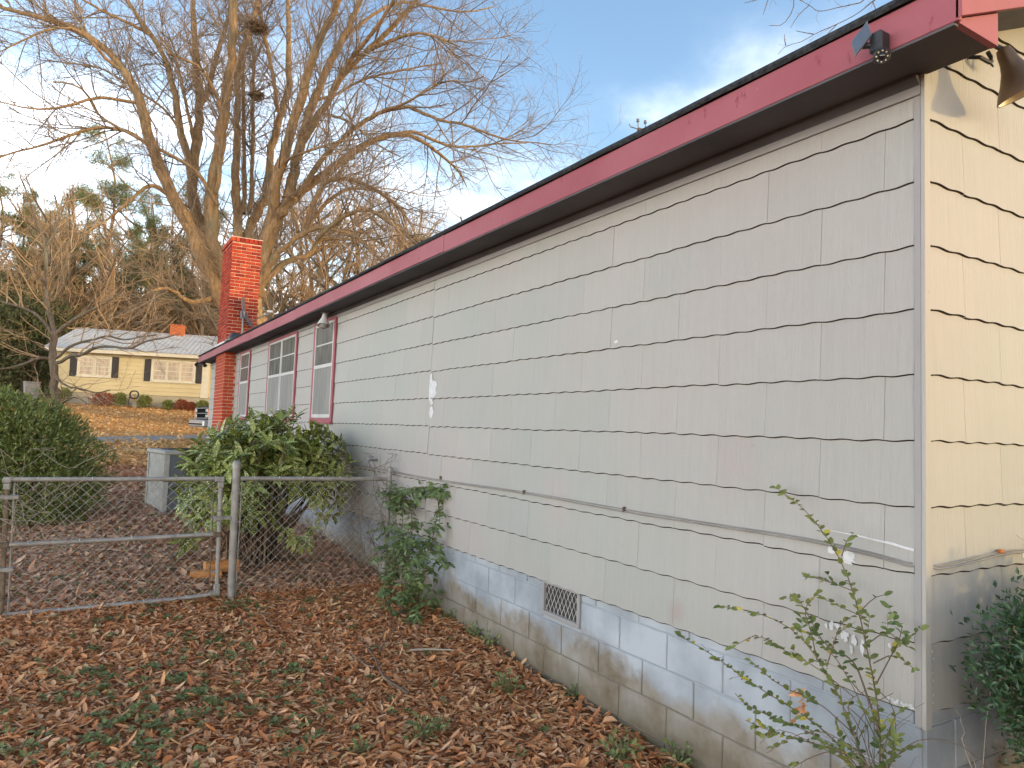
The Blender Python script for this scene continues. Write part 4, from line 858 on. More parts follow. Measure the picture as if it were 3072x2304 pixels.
# bare primer where paint has come off: thin flakes lying on the siding
def patch(pts, n=.0142, wall='L', name='paint_patch'):
    t = B()
    if wall == 'L': t.prism([(y, z) for y, z in pts], 0, -n, -n + .0012)
    else: t.prism([(x, z) for x, z in pts], 1, -n, -n + .0012)
    return t.build(name, MT['white_flake'], house)
def blob(cy, cz, ry, rz, n=12, j=.35, seed=1):
    g = np.random.default_rng(seed)
    n = n * 2; k = [1 + j * g.normal() * .45 + (.08 if q % 2 else -.05) for q in range(n)]
    return [(cy + ry * math.cos(a) * k[q], cz + rz * math.sin(a) * k[q]) for q, a in enumerate(np.linspace(0, 2 * PI, n, False))]
patch([(4.74, 2.425), (4.71, 2.43), (4.69, 2.36), (4.60, 2.345), (4.575, 2.31), (4.61, 2.27), (4.585, 2.235), (4.64, 2.20), (4.68, 2.17), (4.645, 2.14), (4.70, 2.12), (4.755, 2.18), (4.76, 2.3)])
patch([(4.71, 2.105), (4.67, 2.11), (4.63, 2.05), (4.665, 2.01), (4.69, 1.99), (4.735, 2.03), (4.72, 2.09)])
patch(blob(.315, 1.405, .028, .032, 13, .3, 4), .0145); patch(blob(.395, 1.425, .022, .02, 12, .35, 5), .0145)
patch([(.03, 1.476), (.08, 1.482), (.12, 1.488), (.16, 1.491), (.25, 1.499), (.33, 1.503), (.42, 1.508), (.42, 1.511), (.33, 1.508), (.25, 1.506), (.19, 1.500), (.12, 1.499), (.07, 1.490), (.03, 1.486)], .0148)
for i, (a, b, c, d) in enumerate(((.36, 1.10, .02, .012), (.33, 1.07, .018, .02), (.29, 1.06, .012, .022), (.395, 1.095, .01, .022), (.42, 1.09, .006, .012), (.25, 1.04, .008, .03), (.30, 1.015, .007, .02), (.13, 1.08, .006, .01))):
    patch(blob(a, b, c, d, 11, .5, 20 + i), .0149)
for i in range(9): patch(blob(.03 + .013 * i, .862 + .007 * abs(math.sin(i * 2.1)), .009, .005 + .004 * abs(math.sin(i * 1.7)), 8, .4, 40 + i), .0152)
patch(blob(1.93, 2.49, .02, .009, 9, .4, 60), .0146)
patch(blob(.79, 1.425, .02, .014, 10, .4, 61), .0146, 'G')
for i in range(9): patch(blob(.035 + .008 * math.sin(i * 2.2), 1.09 - i * .028, .003, .005, 7, .5, 70 + i), .0156, 'G')

# ================================================================== FIXTURES ON THE HOUSE
sc_ = thing('security_camera', 'black solar-powered security light clamped on the red fascia near the corner', 'security camera', (-.304, 0, 3.46))
off = np.array([-.304, 0, 3.46])
c0, c1, c2, c3 = [np.array(p) - off for p in ((-.43, .035, 3.457), (-.37, .007, 3.547), (-.38, -.016, 3.479), (-.44, .011, 3.387))]
c2 = c1 + (c3 - c0)
nrm = np.cross(c1 - c0, c3 - c0); nrm /= np.linalg.norm(nrm)
if nrm[0] > 0: nrm = -nrm
def slab(b, q, n, t): b.add([p for p in q] + [p - n * t for p in q], [(0, 1, 2, 3), (7, 6, 5, 4)] + [(i, (i + 1) % 4, 4 + (i + 1) % 4, 4 + i) for i in range(4)])
t = B(); slab(t, [c0, c1, c2, c3], nrm, .011); pan = t.build('solar_panel', MT['grey_metal'], sc_)
ctr = (c0 + c2) / 2
t = B(); slab(t, [ctr + (p - ctr) * .90 + nrm * .0015 for p in (c0, c1, c2, c3)], nrm, .001); t.build('cell_sheet', MT['panel'], pan)
t = B(); t.tube([ctr - nrm * .010, ctr - nrm * .035 + np.array([.01, -.01, -.005]), np.array([-.045, -.008, -.012])], .013, 10); t.build('bracket', MT['black'], sc_)
t = B(); t.box(-.062, -.002, -.048, .006, -.050, .034, .008); t.build('camera_body', MT['black'], sc_)
hd = np.array([-.058, -.046, -.078]); ax = np.array([-.62, -.62, -.45]); ax /= np.linalg.norm(ax)
t = B(); t.lathe([(0, -.014), (.024, -.014), (.031, -.004), (.031, .006), (.027, .010), (0, .008)], 20, hd, ax); h = t.build('camera_head', MT['black'], sc_, True)
t = B(); t.lathe([(.011, .0085), (.010, .013), (.005, .0165), (0, .0172)], 14, hd, ax); t.build('lens', MT['lens'], h, True)
for i in range(8):
    a = i * PI / 4; uu = np.cross(ax, [0, 0, 1.0]); uu /= np.linalg.norm(uu); vv = np.cross(ax, uu)
    p = hd + (uu * math.cos(a) + vv * math.sin(a)) * .020 + ax * .0095
    t = B(); t.lathe([(.0036, 0), (.003, .002), (0, .0026)], 8, p, ax); t.build('led', MT['reflector'], h)

lm = thing('bell_lamp', 'brown bell-shaped metal floodlight hanging under the gable eave', 'outdoor light', (.30, -.17, 3.56))
a = Vector((.36, -.24, -.9)).normalized()
t = B(); t.lathe([(.012, -.01), (.026, -.004), (.032, .02), (.036, .055), (.046, .09), (.066, .13), (.088, .165), (.104, .195), (.107, .203), (.102, .202), (.086, .17), (.062, .128), (.042, .09), (.0, .06)], 28, (0, 0, 0), a)
t.build('bell_shade', MT['bronze'], lm, True)
t = B(); t.lathe([(.1005, .2005), (.085, .171), (.061, .1295), (.041, .0915)], 28, (0, 0, 0), a); t.build('reflector', MT['reflector'], lm, True)
t = B(); t.lathe([(0, .07), (.03, .085), (.047, .12), (.047, .14), (.03, .158), (0, .164)], 18, (0, 0, 0), a); t.build('bulb', MT['white'], lm, True)
t = B(); t.tube([(0, 0, 0), (-.03, .02, .02), (-.03, .10, .06), (-.03, .165, .10)], .011, 8); t.lathe([(0, 0), (.035, 0), (.035, .02), (0, .02)], 14, (-.03, .1675, .10), (0, -1, 0)); t.build('lamp_arm', MT['black'], lm, True)

hk = B(); hk.tube([(.34, -.0145, 3.61), (.36, -.05, 3.60), (.41, -.065, 3.585), (.43, -.065, 3.595), (.432, -.06, 3.62), (.428, -.05, 3.645)], .009, 8)
hk.tube([(.425, -.055, 3.605), (.437, -.062, 3.585), (.43, -.07, 3.572), (.418, -.066, 3.58)], .004, 6)
tag(hk.build('wire_hook', MT['black'], None, True), 'small black bent wire hook on the gable siding beside the bell lamp', 'hook')

cl = thing('cone_lamp', 'white cone-shaped floodlight under the eave beside the nearest window', 'outdoor light', (-.14, 8.0, 3.40))
ca = Vector((-.15, -.25, -1)).normalized()
t = B(); t.lathe([(.022, -.02), (.034, .0), (.036, .05), (.05, .08), (.085, .16), (.088, .175), (.08, .172), (.04, .085), (0, .08)], 22, (0, 0, 0), ca); t.build('lamp_shade', MT['white'], cl, True)
t = B(); t.lathe([(0, .10), (.035, .12), (.055, .165), (.05, .195), (.028, .215), (0, .22)], 18, (0, 0, 0), ca); t.build('bulb', MT['screen'], cl, True)
t = B(); t.box(-.05, .05, -.05, .05, .012, .029, .004); t.tube([(0, 0, .012), (0, 0, -.01)], .018, 8); t.build('mounting_plate', MT['grey_metal'], cl)

el = thing('corner_spotlight', 'small black twin spotlight at the far end of the red eave', 'outdoor light', (-.24, 18.95, SOF - .002))
for s_ in (-.10, .07):
    t = B(); t.tube([(s_ * .3, -.0, -.01), (s_, -.05, -.04)], .012, 6); t.lathe([(.02, -.05), (.045, 0), (.055, .06), (.05, .06), (0, .05)], 14, (s_, -.07, -.045), Vector((s_ * 3, -.6, -.45)).normalized()); t.build('lamp_head', MT['black'], el, True)
t = B(); t.lathe([(0, 0), (.05, 0), (.05, -.02), (0, -.02)], 12); t.build('mounting_plate', MT['black'], el)

ds = thing('satellite_dish', 'grey satellite dish on a short mast beside the brick chimney', 'satellite dish', (.05, 15.0, 3.74))
da = Vector((.86, -.42, .30)).normalized(); dc = Vector((.03, .08, .58))
prof_ = [(r, .55 * r * r) for r in np.linspace(0.0, .345, 8)] + [(.35, .068), (.345, .075)] + [(r, .55 * r * r + .008) for r in np.linspace(.34, 0, 7)]
t = B(); t.lathe(prof_, 30, dc, da); t.build('reflector', MT['grey_metal'], ds, True)
t = B(); t.tube([(0, 0, -.06), (0, 0, .40), (.0, .03, .50), dc - da * .03], .022, 8); t.box(-.08, .08, -.08, .08, -.04, .012); t.build('mast', MT['galv'], ds, True)
t = B(); t.box(-.05, .045, .0, .10, .44, .62, .01); t.build('mount_bracket', MT['grey_metal'], ds)
arm_end = Vector((.47, -.52, .56))
t = B(); t.tube([dc - da * .01 + Vector((0, 0, -.26)), (.22, -.2, .42), arm_end], .012, 6); ar = t.build('feed_arm', MT['galv'], ds, True)
t = B(); t.lathe([(0, -.05), (.025, -.05), (.025, .05), (.035, .07), (0, .07)], 12, arm_end + Vector((0, 0, .03)), (dc - arm_end).normalized()); t.build('feed_horn', MT['white'], ds, True)
rv = thing('roof_vent', 'low black roof vent at the foot of the brick chimney', 'vent', (-.12, 14.75, 3.68))
t = B(); t.lathe([(.16, -.04), (.15, .05), (.10, .13), (.0, .15)], 16); t.build('vent_cap', MT['black'], rv, True)
t = B(); t.box(-.2, .2, -.2, .2, -.05, -.025); t.build('vent_base', MT['grey_metal'], rv)

# pair of thin cables stapled along both walls
cw = thing('wall_cable', 'pair of thin painted cables stapled along the grey shingles, sagging at the corner', 'cable', (0, 0, 0))
for dz, dn in ((0, 0.0), (-.011, .004)):
    pts = [(-.020 - dn, 12.0, 1.445 + dz), (-.020 - dn, 7.7, 1.44 + dz), (-.020 - dn, 5.6, 1.43 + dz), (-.020 - dn, 4.58, 1.422 + dz), (-.020 - dn, 2.95, 1.452 + dz), (-.020 - dn, 1.8, 1.446 + dz * 1.3), (-.020 - dn, 1.0, 1.452 + dz), (-.021 - dn, .56, 1.460 + dz), (-.0225 - dn, .25, 1.448 + dz), (-.024 - dn, .0, 1.424 + dz),
           (-.018, -.024 - dn, 1.421 + dz), (.05, -.022 - dn, 1.422 + dz), (.25, -.021 - dn, 1.432 + dz * 1.6), (.55, -.021 - dn, 1.452 + dz), (.80, -.021 - dn, 1.449 + dz), (1.6, -.021 - dn, 1.44 + dz)]
    P, r = resample(pts, 90, .0042, .0042); t = B(); t.tube(P, r, 6); t.build('cable_strand', MT['cable'], cw, True)
t = B(); t.box(.535, .572, -.034, -.016, 1.446, 1.462, .003); t.build('cable_clip', MT['orange'], cw)
for y in (1.8, 2.95, 4.4): t = B(); t.box(-.034, -.012, y - .006, y + .006, 1.43, 1.462, .002); t.build('staple', MT['rust'], cw)
sp = B(); sp.tube([(-.0145, 6.08, 1.52), (-.10, 6.08, 1.52), (-.12, 6.08, 1.51), (-.13, 6.08, 1.46)], .013, 8); sp.tube([(-.08, 6.03, 1.56), (-.08, 6.13, 1.56)], .008, 6); sp.tube([(-.08, 6.08, 1.52), (-.08, 6.08, 1.56)], .008, 6)
tag(sp.build('water_tap', MT['grey_metal'], None, True), 'small grey outdoor water tap on the siding above the fence rail', 'tap')

# ================================================================== CHAIN-LINK FENCE AND GATE
FY = 5.5
def chain(x0, x1, z0, z1, y, a=.0415, step=.0415, keep=None):
    n = int(round((x1 - x0) / a)); a = (x1 - x0) / n; ns = int((z1 - z0) / step); zz = z0 + np.arange(ns + 1) * (z1 - z0) / ns
    P = []
    for i in range(n):
        s = (np.arange(ns + 1) + i) % 2
        x = x0 + a * i + a * s * 1.04; yy = y + (s - .5) * .006
        P.append(np.stack([x + .0015 * np.sin(zz * 9 + i * .3), yy + .006 * np.sin(zz * 3 + i * .21), zz], 1))
    return tubes(np.array(P), np.full((n, ns + 1), .0026), 4)
def ring(b, x, z, r=.024, y=FY):
    a = np.linspace(0, 2 * PI, 11) + .4; b.tube(np.stack([x + .01 * np.cos(a * .5) + 0 * a, y + r * np.cos(a), z + r * np.sin(a)], 1), .0022, 4, False)
def tie(b, x, z, r=.0235, s=1):
    a = np.linspace(.2, 5.2, 10); b.tube(np.stack([x + .012 * a / 5 * s, FY - r * np.cos(a), z + r * np.sin(a)], 1), .002, 4, False)
def rail(pts, r, name, mat, parent, k=12): t = B(); t.tube(pts, r, k); return t.build(name, mat, parent, True)
def loc_(o, x, y, z): return [(p[0] - x, p[1] - y, p[2] - z) for p in o]

fen = thing('chain_link_fence', 'chain link fence panel between the gate post and the house wall', 'fence', (0, 0, 0))
pst = rail([(-1.59, FY, .02), (-1.605, FY, .8), (-1.615, FY, 1.49)], .0335, 'fence_post', MT['galv_paint'], fen, 16)
t = B(); t.lathe([(.037, -.03), (.038, .01), (.034, .03), (.020, .043), (0, .047)], 16, (-1.615, FY, 1.487)); t.build('post_cap', MT['galv'], pst, True)
pst = rail([(-.10, FY, .02), (-.085, FY, 1.45)], .0265, 'fence_post', MT['galv_paint'], fen, 14)
t = B(); t.lathe([(.030, -.025), (.031, .01), (.027, .025), (.012, .036), (0, .038)], 14, (-.085, FY, 1.447)); t.build('post_cap', MT['galv'], pst, True)
rail([(-1.575, FY, 1.362), (-.8, FY, 1.358), (-.115, FY, 1.352)], .0205, 'top_rail', MT['galv_paint'], fen)
V, F = chain(-1.55, -.12, .28, 1.335, FY - .002)
mk('wire_mesh', V, F, MT['wire'], fen)['kind'] = 'stuff'
t = B(); t.tube([(-1.555, FY - .004, .25), (-1.56, FY - .004, 1.345)], .006, 6); t.build('tension_bar', MT['galv'], fen)
for z in (.42, .68, .95, 1.22):
    t = B(); t.lathe([(.0345, 0), (.0375, 0), (.0375, .02), (.0345, .02)], 14, (-1.605 - .01 * (z - .8), FY, z)); t.box(-1.572, -1.55, FY - .006, FY + .006, z, z + .018); t.build('brace_band', MT['galv'], fen)
for x in (-1.45, -1.22, -.99, -.80, -.62, -.42): t = B(); tie(t, x, 1.36); t.build('wire_tie', MT['white'], fen)

gate = thing('chain_link_gate', 'weathered chain link gate with a grey pipe frame beside the house', 'gate', (0, 0, 0))
GXL, GXR = -3.375, -1.745
st = rail([(GXR + .022, FY, .30), (GXR, FY, 1.36)], .0195, 'stile', MT['galv_paint'], gate)
st2 = rail([(GXL + .03, FY, .26), (GXL, FY, 1.36)], .0195, 'stile', MT['rust'], gate)
rail([(GXL + .02, FY, 1.362), (-2.6, FY, 1.360), (GXR - .02, FY, 1.362)], .0195, 'top_rail', MT['galv_paint'], gate)
rail([(GXL + .04, FY, .835), (-2.6, FY, .840), (GXR - .01, FY, .852)], .0195, 'middle_rail', MT['galv_paint'], gate)
rail([(GXL - .05, FY, .275), (-2.9, FY, .278), (-2.1, FY, .290), (GXR - .06, FY, .302), (GXR - .0, FY, .325)], .019, 'bottom_rail', MT['galv_paint'], gate)
V, F = chain(GXL + .05, GXR - .06, .30, 1.335, FY - .002, .0425, .0425)
mk('wire_mesh', V, F, MT['wire'], gate)['kind'] = 'stuff'
t = B(); t.tube([(GXR - .045, FY - .004, .34), (GXR - .06, FY - .004, 1.33)], .006, 6); t.build('tension_bar', MT['rust'], gate)
t = B(); t.tube([(GXL + .075, FY - .004, .28), (GXL + .05, FY - .004, 1.33)], .0075, 6); t.build('tension_bar', MT['galv'], gate)
for x, z, sx in ((GXR, 1.355, 1), (GXR + .02, .315, 1), (GXL, 1.355, -1)):
    t = B(); t.box(x - .035 - .02 * (sx > 0), x + .028, FY - .026, FY + .026, z - .022, z + .026, .006); t.box(x - .026, x + .026, FY - .0265, FY + .0265, z - (.075 if z > 1 else -.0225), z - .0225 if z > 1 else z + .085, .006)
    t.tube([(x - .03, FY - .03, z), (x - .03, FY - .02, z)], .006, 6); t.build('corner_fitting', MT['galv'], gate)
for x, z in ((GXR + .004, .852), (GXL + .02, .836)):
    t = B(); t.box(x - .05, x + .026, FY - .0255, FY + .0255, z - .024, z + .024, .008); t.build('rail_clamp', MT['rust'], gate)
for z in (1.24, 1.06, .70, .50):
    t = B(); x = GXR + .022 * (1.36 - z) / 1.06
    t.lathe([(.0205, 0), (.0235, 0), (.0235, .02), (.0205, .02)], 12, (x, FY, z)); t.box(x - .065, x - .0236, FY - .008, FY + .004, z + .002, z + .018); t.build('tension_band', MT['galv'], gate)
for z in (1.2, .62): t = B(); t.box(GXL - .10, GXL + .09, FY - .027, FY + .027, z, z + .035, .006); t.build('hinge', MT['galv'], gate)
t = B(); t.box(GXR - .045, GXR + .04, FY - .028, FY + .028, .975, 1.02, .006); t.box(GXR + .0405, GXR + .115, FY - .020, FY - .008, .985, 1.012, .003); t.box(GXR + .0405, GXR + .115, FY + .008, FY + .020, .985, 1.012, .003)
t.build('fork_latch', MT['galv'], gate)
for x, z in ((-3.17, 1.361), (-2.78, 1.360), (-2.43, 1.360), (-1.93, 1.361), (-3.2, .838), (-2.84, .839), (-2.45, .842), (-2.08, .848), (-2.95, .278), (-2.6, .282), (-2.32, .287), (-1.98, .296)):
    t = B(); tie(t, x, z, .0225, 1 if z > 1 else -1); t.build('wire_tie', MT['white'], gate)
gpost = thing('gate_post', 'galvanised hinge post at the left end of the gate', 'post', (-3.475, FY, 0))
rail([(0, 0, .0), (0, 0, 1.44)], .031, 'post_shaft', MT['galv_paint'], gpost, 14)
t = B(); t.lathe([(.035, -.03), (.036, .01), (.03, .03), (.014, .043), (0, .046)], 14, (0, 0, 1.437)); t.build('post_cap', MT['galv'], gpost, True)

# ================================================================== BACK YARD: condenser, lumber
ac = thing('condenser_unit', 'beige air conditioner condenser with dark coil sides beside the speckled shrub', 'air conditioner', (-1.76, 10.5, .44), R(10.5))
t = B(); t.box(-.06, .98, -.06, .98, -.12, .04, .01); t.build('concrete_pad', MT['block'], ac)
h_ = .96
for x, y in ((0, 0), (.84, 0), (0, .84), (.84, .84)):
    t = B(); t.box(x, x + .08, y, y + .08, .041, h_ - .05, .008); t.build('corner_panel', MT['cabinet'], ac)
t = B(); t.box(.0805, .8395, .018, .04, .06, h_ - .051); t.build('coil_grille', MT['grille'], ac)
t = B(); t.box(.0805, .8395, .88, .905, .06, h_ - .051); t.build('coil_grille', MT['grille'], ac)
t = B(); t.box(.88, .905, .0805, .8395, .06, h_ - .051); t.build('coil_grille', MT['grille'], ac)
t = B(); t.box(.012, .035, .0805, .8395, .06, h_ - .051); t.build('side_panel', MT['cabinet'], ac)
t = B(); t.box(-.015, .935, -.015, .935, h_ - .05, h_ + .012, .012); top_ = t.build('top_cover', MT['cabinet'], ac)
t = B()
for r in np.linspace(.08, .38, 7): a = np.linspace(0, 2 * PI, 25); t.tube(np.stack([.46 + r * np.cos(a), .46 + r * np.sin(a), np.full(25, h_ + .022)], 1), .004, 4, False)
t.build('fan_guard', MT['black'], top_)
t = B(); t.box(.33, .52, .0145, .0178, .60, .82); t.build('paper_label', MT['paper'], ac)
t = B(); t.lathe([(0, 0), (.07, 0), (.07, .004), (0, .004)], 20, (.46, .0175, .22), (0, -1, 0)); t.build('round_badge', MT['grille'], ac)

for lab, L_, w_, h2, p, rz, rx in (('short reddish lumber offcut lying in front by the gate post', .30, .095, .085, (-1.87, 6.20, .30), R(-8), R(3)),
                                ('thicker pale lumber offcut lying behind by the gate post', .34, .12, .12, (-1.70, 6.36, .325), R(4), R(-4))):
    lu = thing('lumber_block', lab, 'lumber', p, rz, 'lumber offcuts by the gate post')
    t = B(); t.box(0, L_, 0, w_, 0, h2, .005); o = t.build('timber', MT['lumber'], lu); o.rotation_euler = (rx, 0, 0)
    t = B(); t.box(L_ * .998, L_ + .002, .03, w_ - .03, .025, h2 - .025); o = t.build('end_check', MT['gap'], lu); o.rotation_euler = (rx, 0, 0)

# ================================================================== PICKUP TRUCK
blk = Mat('dark_truck_paint', 0.4, 0.04); blk.col(blk.ramp(blk.noise(4, 3), [(.3, (.012, .014, .02)), (.7, (.02, .022, .03))])); blk = blk.m
chrome = plain('chrome', (.42, .42, .42), .3, .5, .5, .1)
gblack = plain('grille_black', (.012, .012, .013), .95, .02)
amber = plain('amber_lens', (.80, .20, .03), .25, .6)
glass_d = plain('dark_glass', (.02, .025, .03), .06, .8)
tyre = plain('tyre_rubber', (.025, .025, .025), .85, .2)
truck = thing('pickup_truck', 'dark pickup truck with chrome bumper poking out past the house end', 'truck', (3.07, 24.25, float(gz(1.0, 25.4)) + .02), R(180 + 5))
# local: +x forward (nose at 2.65), z up
def sect(x, w, z0, z1, tw): return [(x, -w, z0), (x, -w, z0 + .4 * (z1 - z0)), (x, -tw, z1 - .05), (x, -tw + .08, z1), (x, tw - .08, z1), (x, tw, z1 - .05), (x, w, z0 + .4 * (z1 - z0)), (x, w, z0)]
def loft(secs):
    b = B(); n = len(secs[0]); v = [p for s_ in secs for p in s_]
    f = [[i * n + j, i * n + (j + 1) % n, (i + 1) * n + (j + 1) % n, (i + 1) * n + j] for i in range(len(secs) - 1) for j in range(n)]
    f += [list(range(n))[::-1], [(len(secs) - 1) * n + j for j in range(n)]]
    return b.add(v, f)
loft([sect(2.50, .92, .50, 1.08, .86), sect(2.3, .96, .48, 1.13, .90), sect(1.2, .97, .46, 1.20, .93), sect(.9, .97, .46, 1.22, .93)]).build('hood', blk, truck, True)
loft([sect(.895, .97, .46, 1.21, .93), sect(-.9, .97, .46, 1.21, .93)]).build('cab_body', blk, truck, True)
loft([[(.85, -.90, 1.2105), (.85, .90, 1.2105), (.25, .74, 1.80), (.25, -.74, 1.80)], [(-.88, -.90, 1.2105), (-.88, .90, 1.2105), (-.72, .74, 1.80), (-.72, -.74, 1.80)]]).build('cab_roof', blk, truck)
t = B(); t.add([(.80, -.80, 1.25), (.80, .80, 1.25), (.30, .68, 1.75), (.30, -.68, 1.75)], [(0, 1, 2, 3)]); t.v = [(x + .03, y, z + .02) for x, y, z in t.v]; t.build('windscreen', glass_d, truck)
t = B(); t.box(-2.75, -.905, -.96, -.88, .5, 1.2, .02); t.box(-2.75, -.905, .88, .96, .5, 1.2, .02); t.box(-2.75, -.905, -.879, .879, .52, .62); t.box(-2.76, -2.70, -.879, .879, .621, 1.2, .01); t.build('cargo_bed', blk, truck)
t = B(); t.box(2.5, 2.72, -1.0, 1.0, .42, .66, .05); bmp = t.build('bumper', chrome, truck)
t = B(); t.box(2.721, 2.735, -.95, .95, .50, .54, .005); t.build('rub_strip', gblack, bmp)
t = B(); t.box(2.50, 2.56, -.62, .62, .70, 1.06, .015); gr_ = t.build('grille', gblack, truck)
for z in (.705, .865, 1.035): t = B(); t.box(2.5605, 2.58, -.88, .88, z, z + .022, .005); t.build('grille_bar', chrome, gr_)
for s_ in (-1, 1):
    y0_, y1_ = sorted((s_ * .625, s_ * .86))
    for z in (.735, .915): t = B(); t.box(2.48, 2.575, y0_, y1_, z, z + .105, .015); t.build('headlight', chrome, truck)
    y0_, y1_ = sorted((s_ * .865, s_ * .975)); t = B(); t.box(2.40, 2.565, y0_, y1_, .735, 1.02, .02); t.build('turn_signal', amber, truck)
    for x in (1.75, -1.85):
        t = B(); t.lathe([(.21, -.11), (.37, -.10), (.39, -.04), (.39, .04), (.37, .10), (.21, .11)], 24, (x, s_ * .84, .38), (0, 1, 0)); wl = t.build('wheel', tyre, truck, True)
        t = B(); t.lathe([(0, .03), (.10, .06), (.2, .08), (.215, .1)], 18, (x, s_ * .84, .38), (0, s_, 0)); t.build('rim', chrome, wl, True)
    t = B(); t.box(.55, .68, s_ * .98 - .02 + s_ * .1, s_ * .98 + .02 + s_ * .16, 1.25, 1.45, .02); t.build('side_mirror', blk, truck)

# ================================================================== YELLOW HOUSE up the slope
yh_s = Mat('yellow_siding', .6, .25); yh_s.col(yh_s.ramp(yh_s.noise(1.3, 4), [(.3, (.455, .375, .22)), (.7, (.515, .43, .255))]))
yw = plain('cream_trim', (.54, .50, .41), .6, .3, 0, .08); ysh = plain('black_shutter', (.035, .03, .03), .6, .3)
yf = Mat('pale_block', .9, .2); yf.col(yf.ramp(yf.noise(1.6, 5), [(.3, (.32, .27, .19)), (.7, (.38, .35, .29))]))
yr = Mat('pale_metal_roof', .6, .3, .05); yr.col(yr.ramp(yr.noise(.9, 4), [(.3, (.48, .47, .46)), (.7, (.60, .59, .575))]))
ycur = plain('drawn_curtain', (.62, .46, .30), .8, .2, 0, .2, 4)
ygl = Mat('house_glass', .08, .6); ygl.col(ygl.ramp(ygl.noise(2.2, 3, .5, ygl.scaled(ygl.pos(), (6, 6, .6))), [(.35, (.15, .10, .06)), (.65, (.34, .235, .14))]))
YB = 2.37
yh = thing('yellow_house', 'pale yellow single-storey house with metal roof and black shutters on the slope', 'house', (-4.04, 41.13, YB), math.atan2(-.27304, .962))
UL, UR, DP = -.15, 7.1, 8.4
t = B(); t.box(UL + .02, UR + 4.0, .05, DP, -.9, .745); t.build('foundation', yf.m, yh)
t = B(); t.box(UL, UR, .03, DP, .7455, 2.86); t.box(UR, UR + 3.9, 2.2, DP, .7455, 2.86); t.build('wall', yh_s.m, yh)
nb = 10
for i in range(nb):
    z = .73 + i * .211
    t = B(); t.prism([(.028, z), (-.012, z), (.016, z + .208), (.028, z + .208)], 0, UL - .005, UR - .36); t.build('siding_board', yh_s.m, yh)
t = B(); t.box(UR - .355, UR + .02, -.012, .029, .70, 2.86); t.build('corner_trim', yw, yh)
t = B(); t.box(UL - .02, UL + .10, -.012, .029, .70, 2.86); t.build('corner_trim', yw, yh)
t = B(); t.box(UL - .35, UR + 4.2, -.44, .0, 2.78, 2.80); t.build('soffit_board', yw, yh)
t = B(); t.box(UL - .36, UR + 4.2, -.47, -.44, 2.74, 2.92); t.build('fascia_board', yw, yh)
def roofp(u0, u1, back=False):
    b = B(); n = int(round((u1 - u0) / .23)); us = []
    for i in range(n): a = u0 + (u1 - u0) * i / n; w = (u1 - u0) / n; us += [(a, 0), (a + w * .40, 0), (a + w * .5, .028), (a + w * .6, 0)]
    us.append((u1, 0))
    y0_, z0_, y1_, z1_ = (-.50, 2.93, 4.2, 4.42) if not back else (DP + .5, 2.93, 4.2, 4.42)
    v = [(u, y0_, z0_ + h) for u, h in us] + [(u, y1_, z1_ + h) for u, h in us]; n = len(us)
    b.add(v, [(i, i + 1, n + i + 1, n + i) for i in range(n - 1)]); return b
u = UL - .4
while u < UR + 4: roofp(u, u + .92).build('roof_panel', yr.m, yh); u += .92
roofp(UL - .4, UL - .4 + 13 * .92, True).build('rear_roof', yr.m, yh)
t = B(); t.prism([(-.3, 2.8), (4.2, 4.40), (DP + .3, 2.8)], 0, UL - .1, UL); t.build('gable_end', yh_s.m, yh)
t = B(); t.prism([(4.05, 4.40), (4.2, 4.475), (4.35, 4.40)], 0, UL - .4, UR + 4.3); t.build('ridge_cap', yr.m, yh)
t = B(); t.box(4.32, 5.02, 3.95, 4.65, 3.9, 4.93, .01); t.box(4.29, 5.05, 3.92, 4.68, 4.931, 5.0, .01); yc = t.build('chimney', plain('orange_brick', (.46, .13, .05), .8, .2, 0, .45, 14), yh)
def ywin(u0, u1, z0, z1, n):
    t = B()
    for q in ((u0 - .0, u0 + .10, z0, z1), (u1 - .10, u1, z0, z1)): t.box(q[0], q[1], -.045, -.004, q[2], q[3], .006)
    t.box(u0 + .1005, u1 - .1005, -.045, -.004, z1 - .10, z1, .006); t.box(u0 - .04, u1 + .04, -.07, -.004, z0 - .05, z0 - .0005, .006); t.box(u0 + .1005, u1 - .1005, -.045, -.004, z0, z0 + .07)
    w = t.build('window', yw, yh); zm = (z0 + z1) / 2 - .02
    for i in range(n):
        a = u0 + .10 + (u1 - u0 - .2) * i / n; b = u0 + .10 + (u1 - u0 - .2) * (i + 1) / n; e = .035 if i else .004; e2 = .035 if i < n - 1 else .004
        f = B()
        for q in ((a + e, a + e + .035, z0 + .072, z1 - .102), (b - e2 - .035, b - e2, z0 + .072, z1 - .102)): f.box(q[0], q[1], -.034, -.010, q[2], q[3])
        f.box(a + e + .0355, b - e2 - .0355, -.034, -.010, zm - .02, zm + .02); f.box(a + e + .0355, b - e2 - .0355, -.034, -.010, z0 + .0725, z0 + .10); f.box(a + e + .0355, b - e2 - .0355, -.034, -.010, z1 - .14, z1 - .1025)
        f.build('sash', yw, w)
        for p, q in ((z0 + .1005, zm - .0205), (zm + .0205, z1 - .1405)): g = B(); g.box(a + e + .036, b - e2 - .036, -.018, -.012, p, q); g.build('pane', ygl.m, w)
        if i: f = B(); f.box(a - .034, a + .034, -.05, -.008, z0 + .071, z1 - .101, .004); f.build('mullion', yw, w)
        for p in ((z0 + zm) / 2 + .04, (zm + z1) / 2 - .05): f = B(); f.box(a + e + .0365, b - e2 - .0365, -.0235, -.0185, p - .008, p + .008); f.build('glazing_bar', yw, w)
ywin(.87, 2.44, 1.56, 2.62, 2); ywin(4.30, 6.45, 1.47, 2.62, 3)
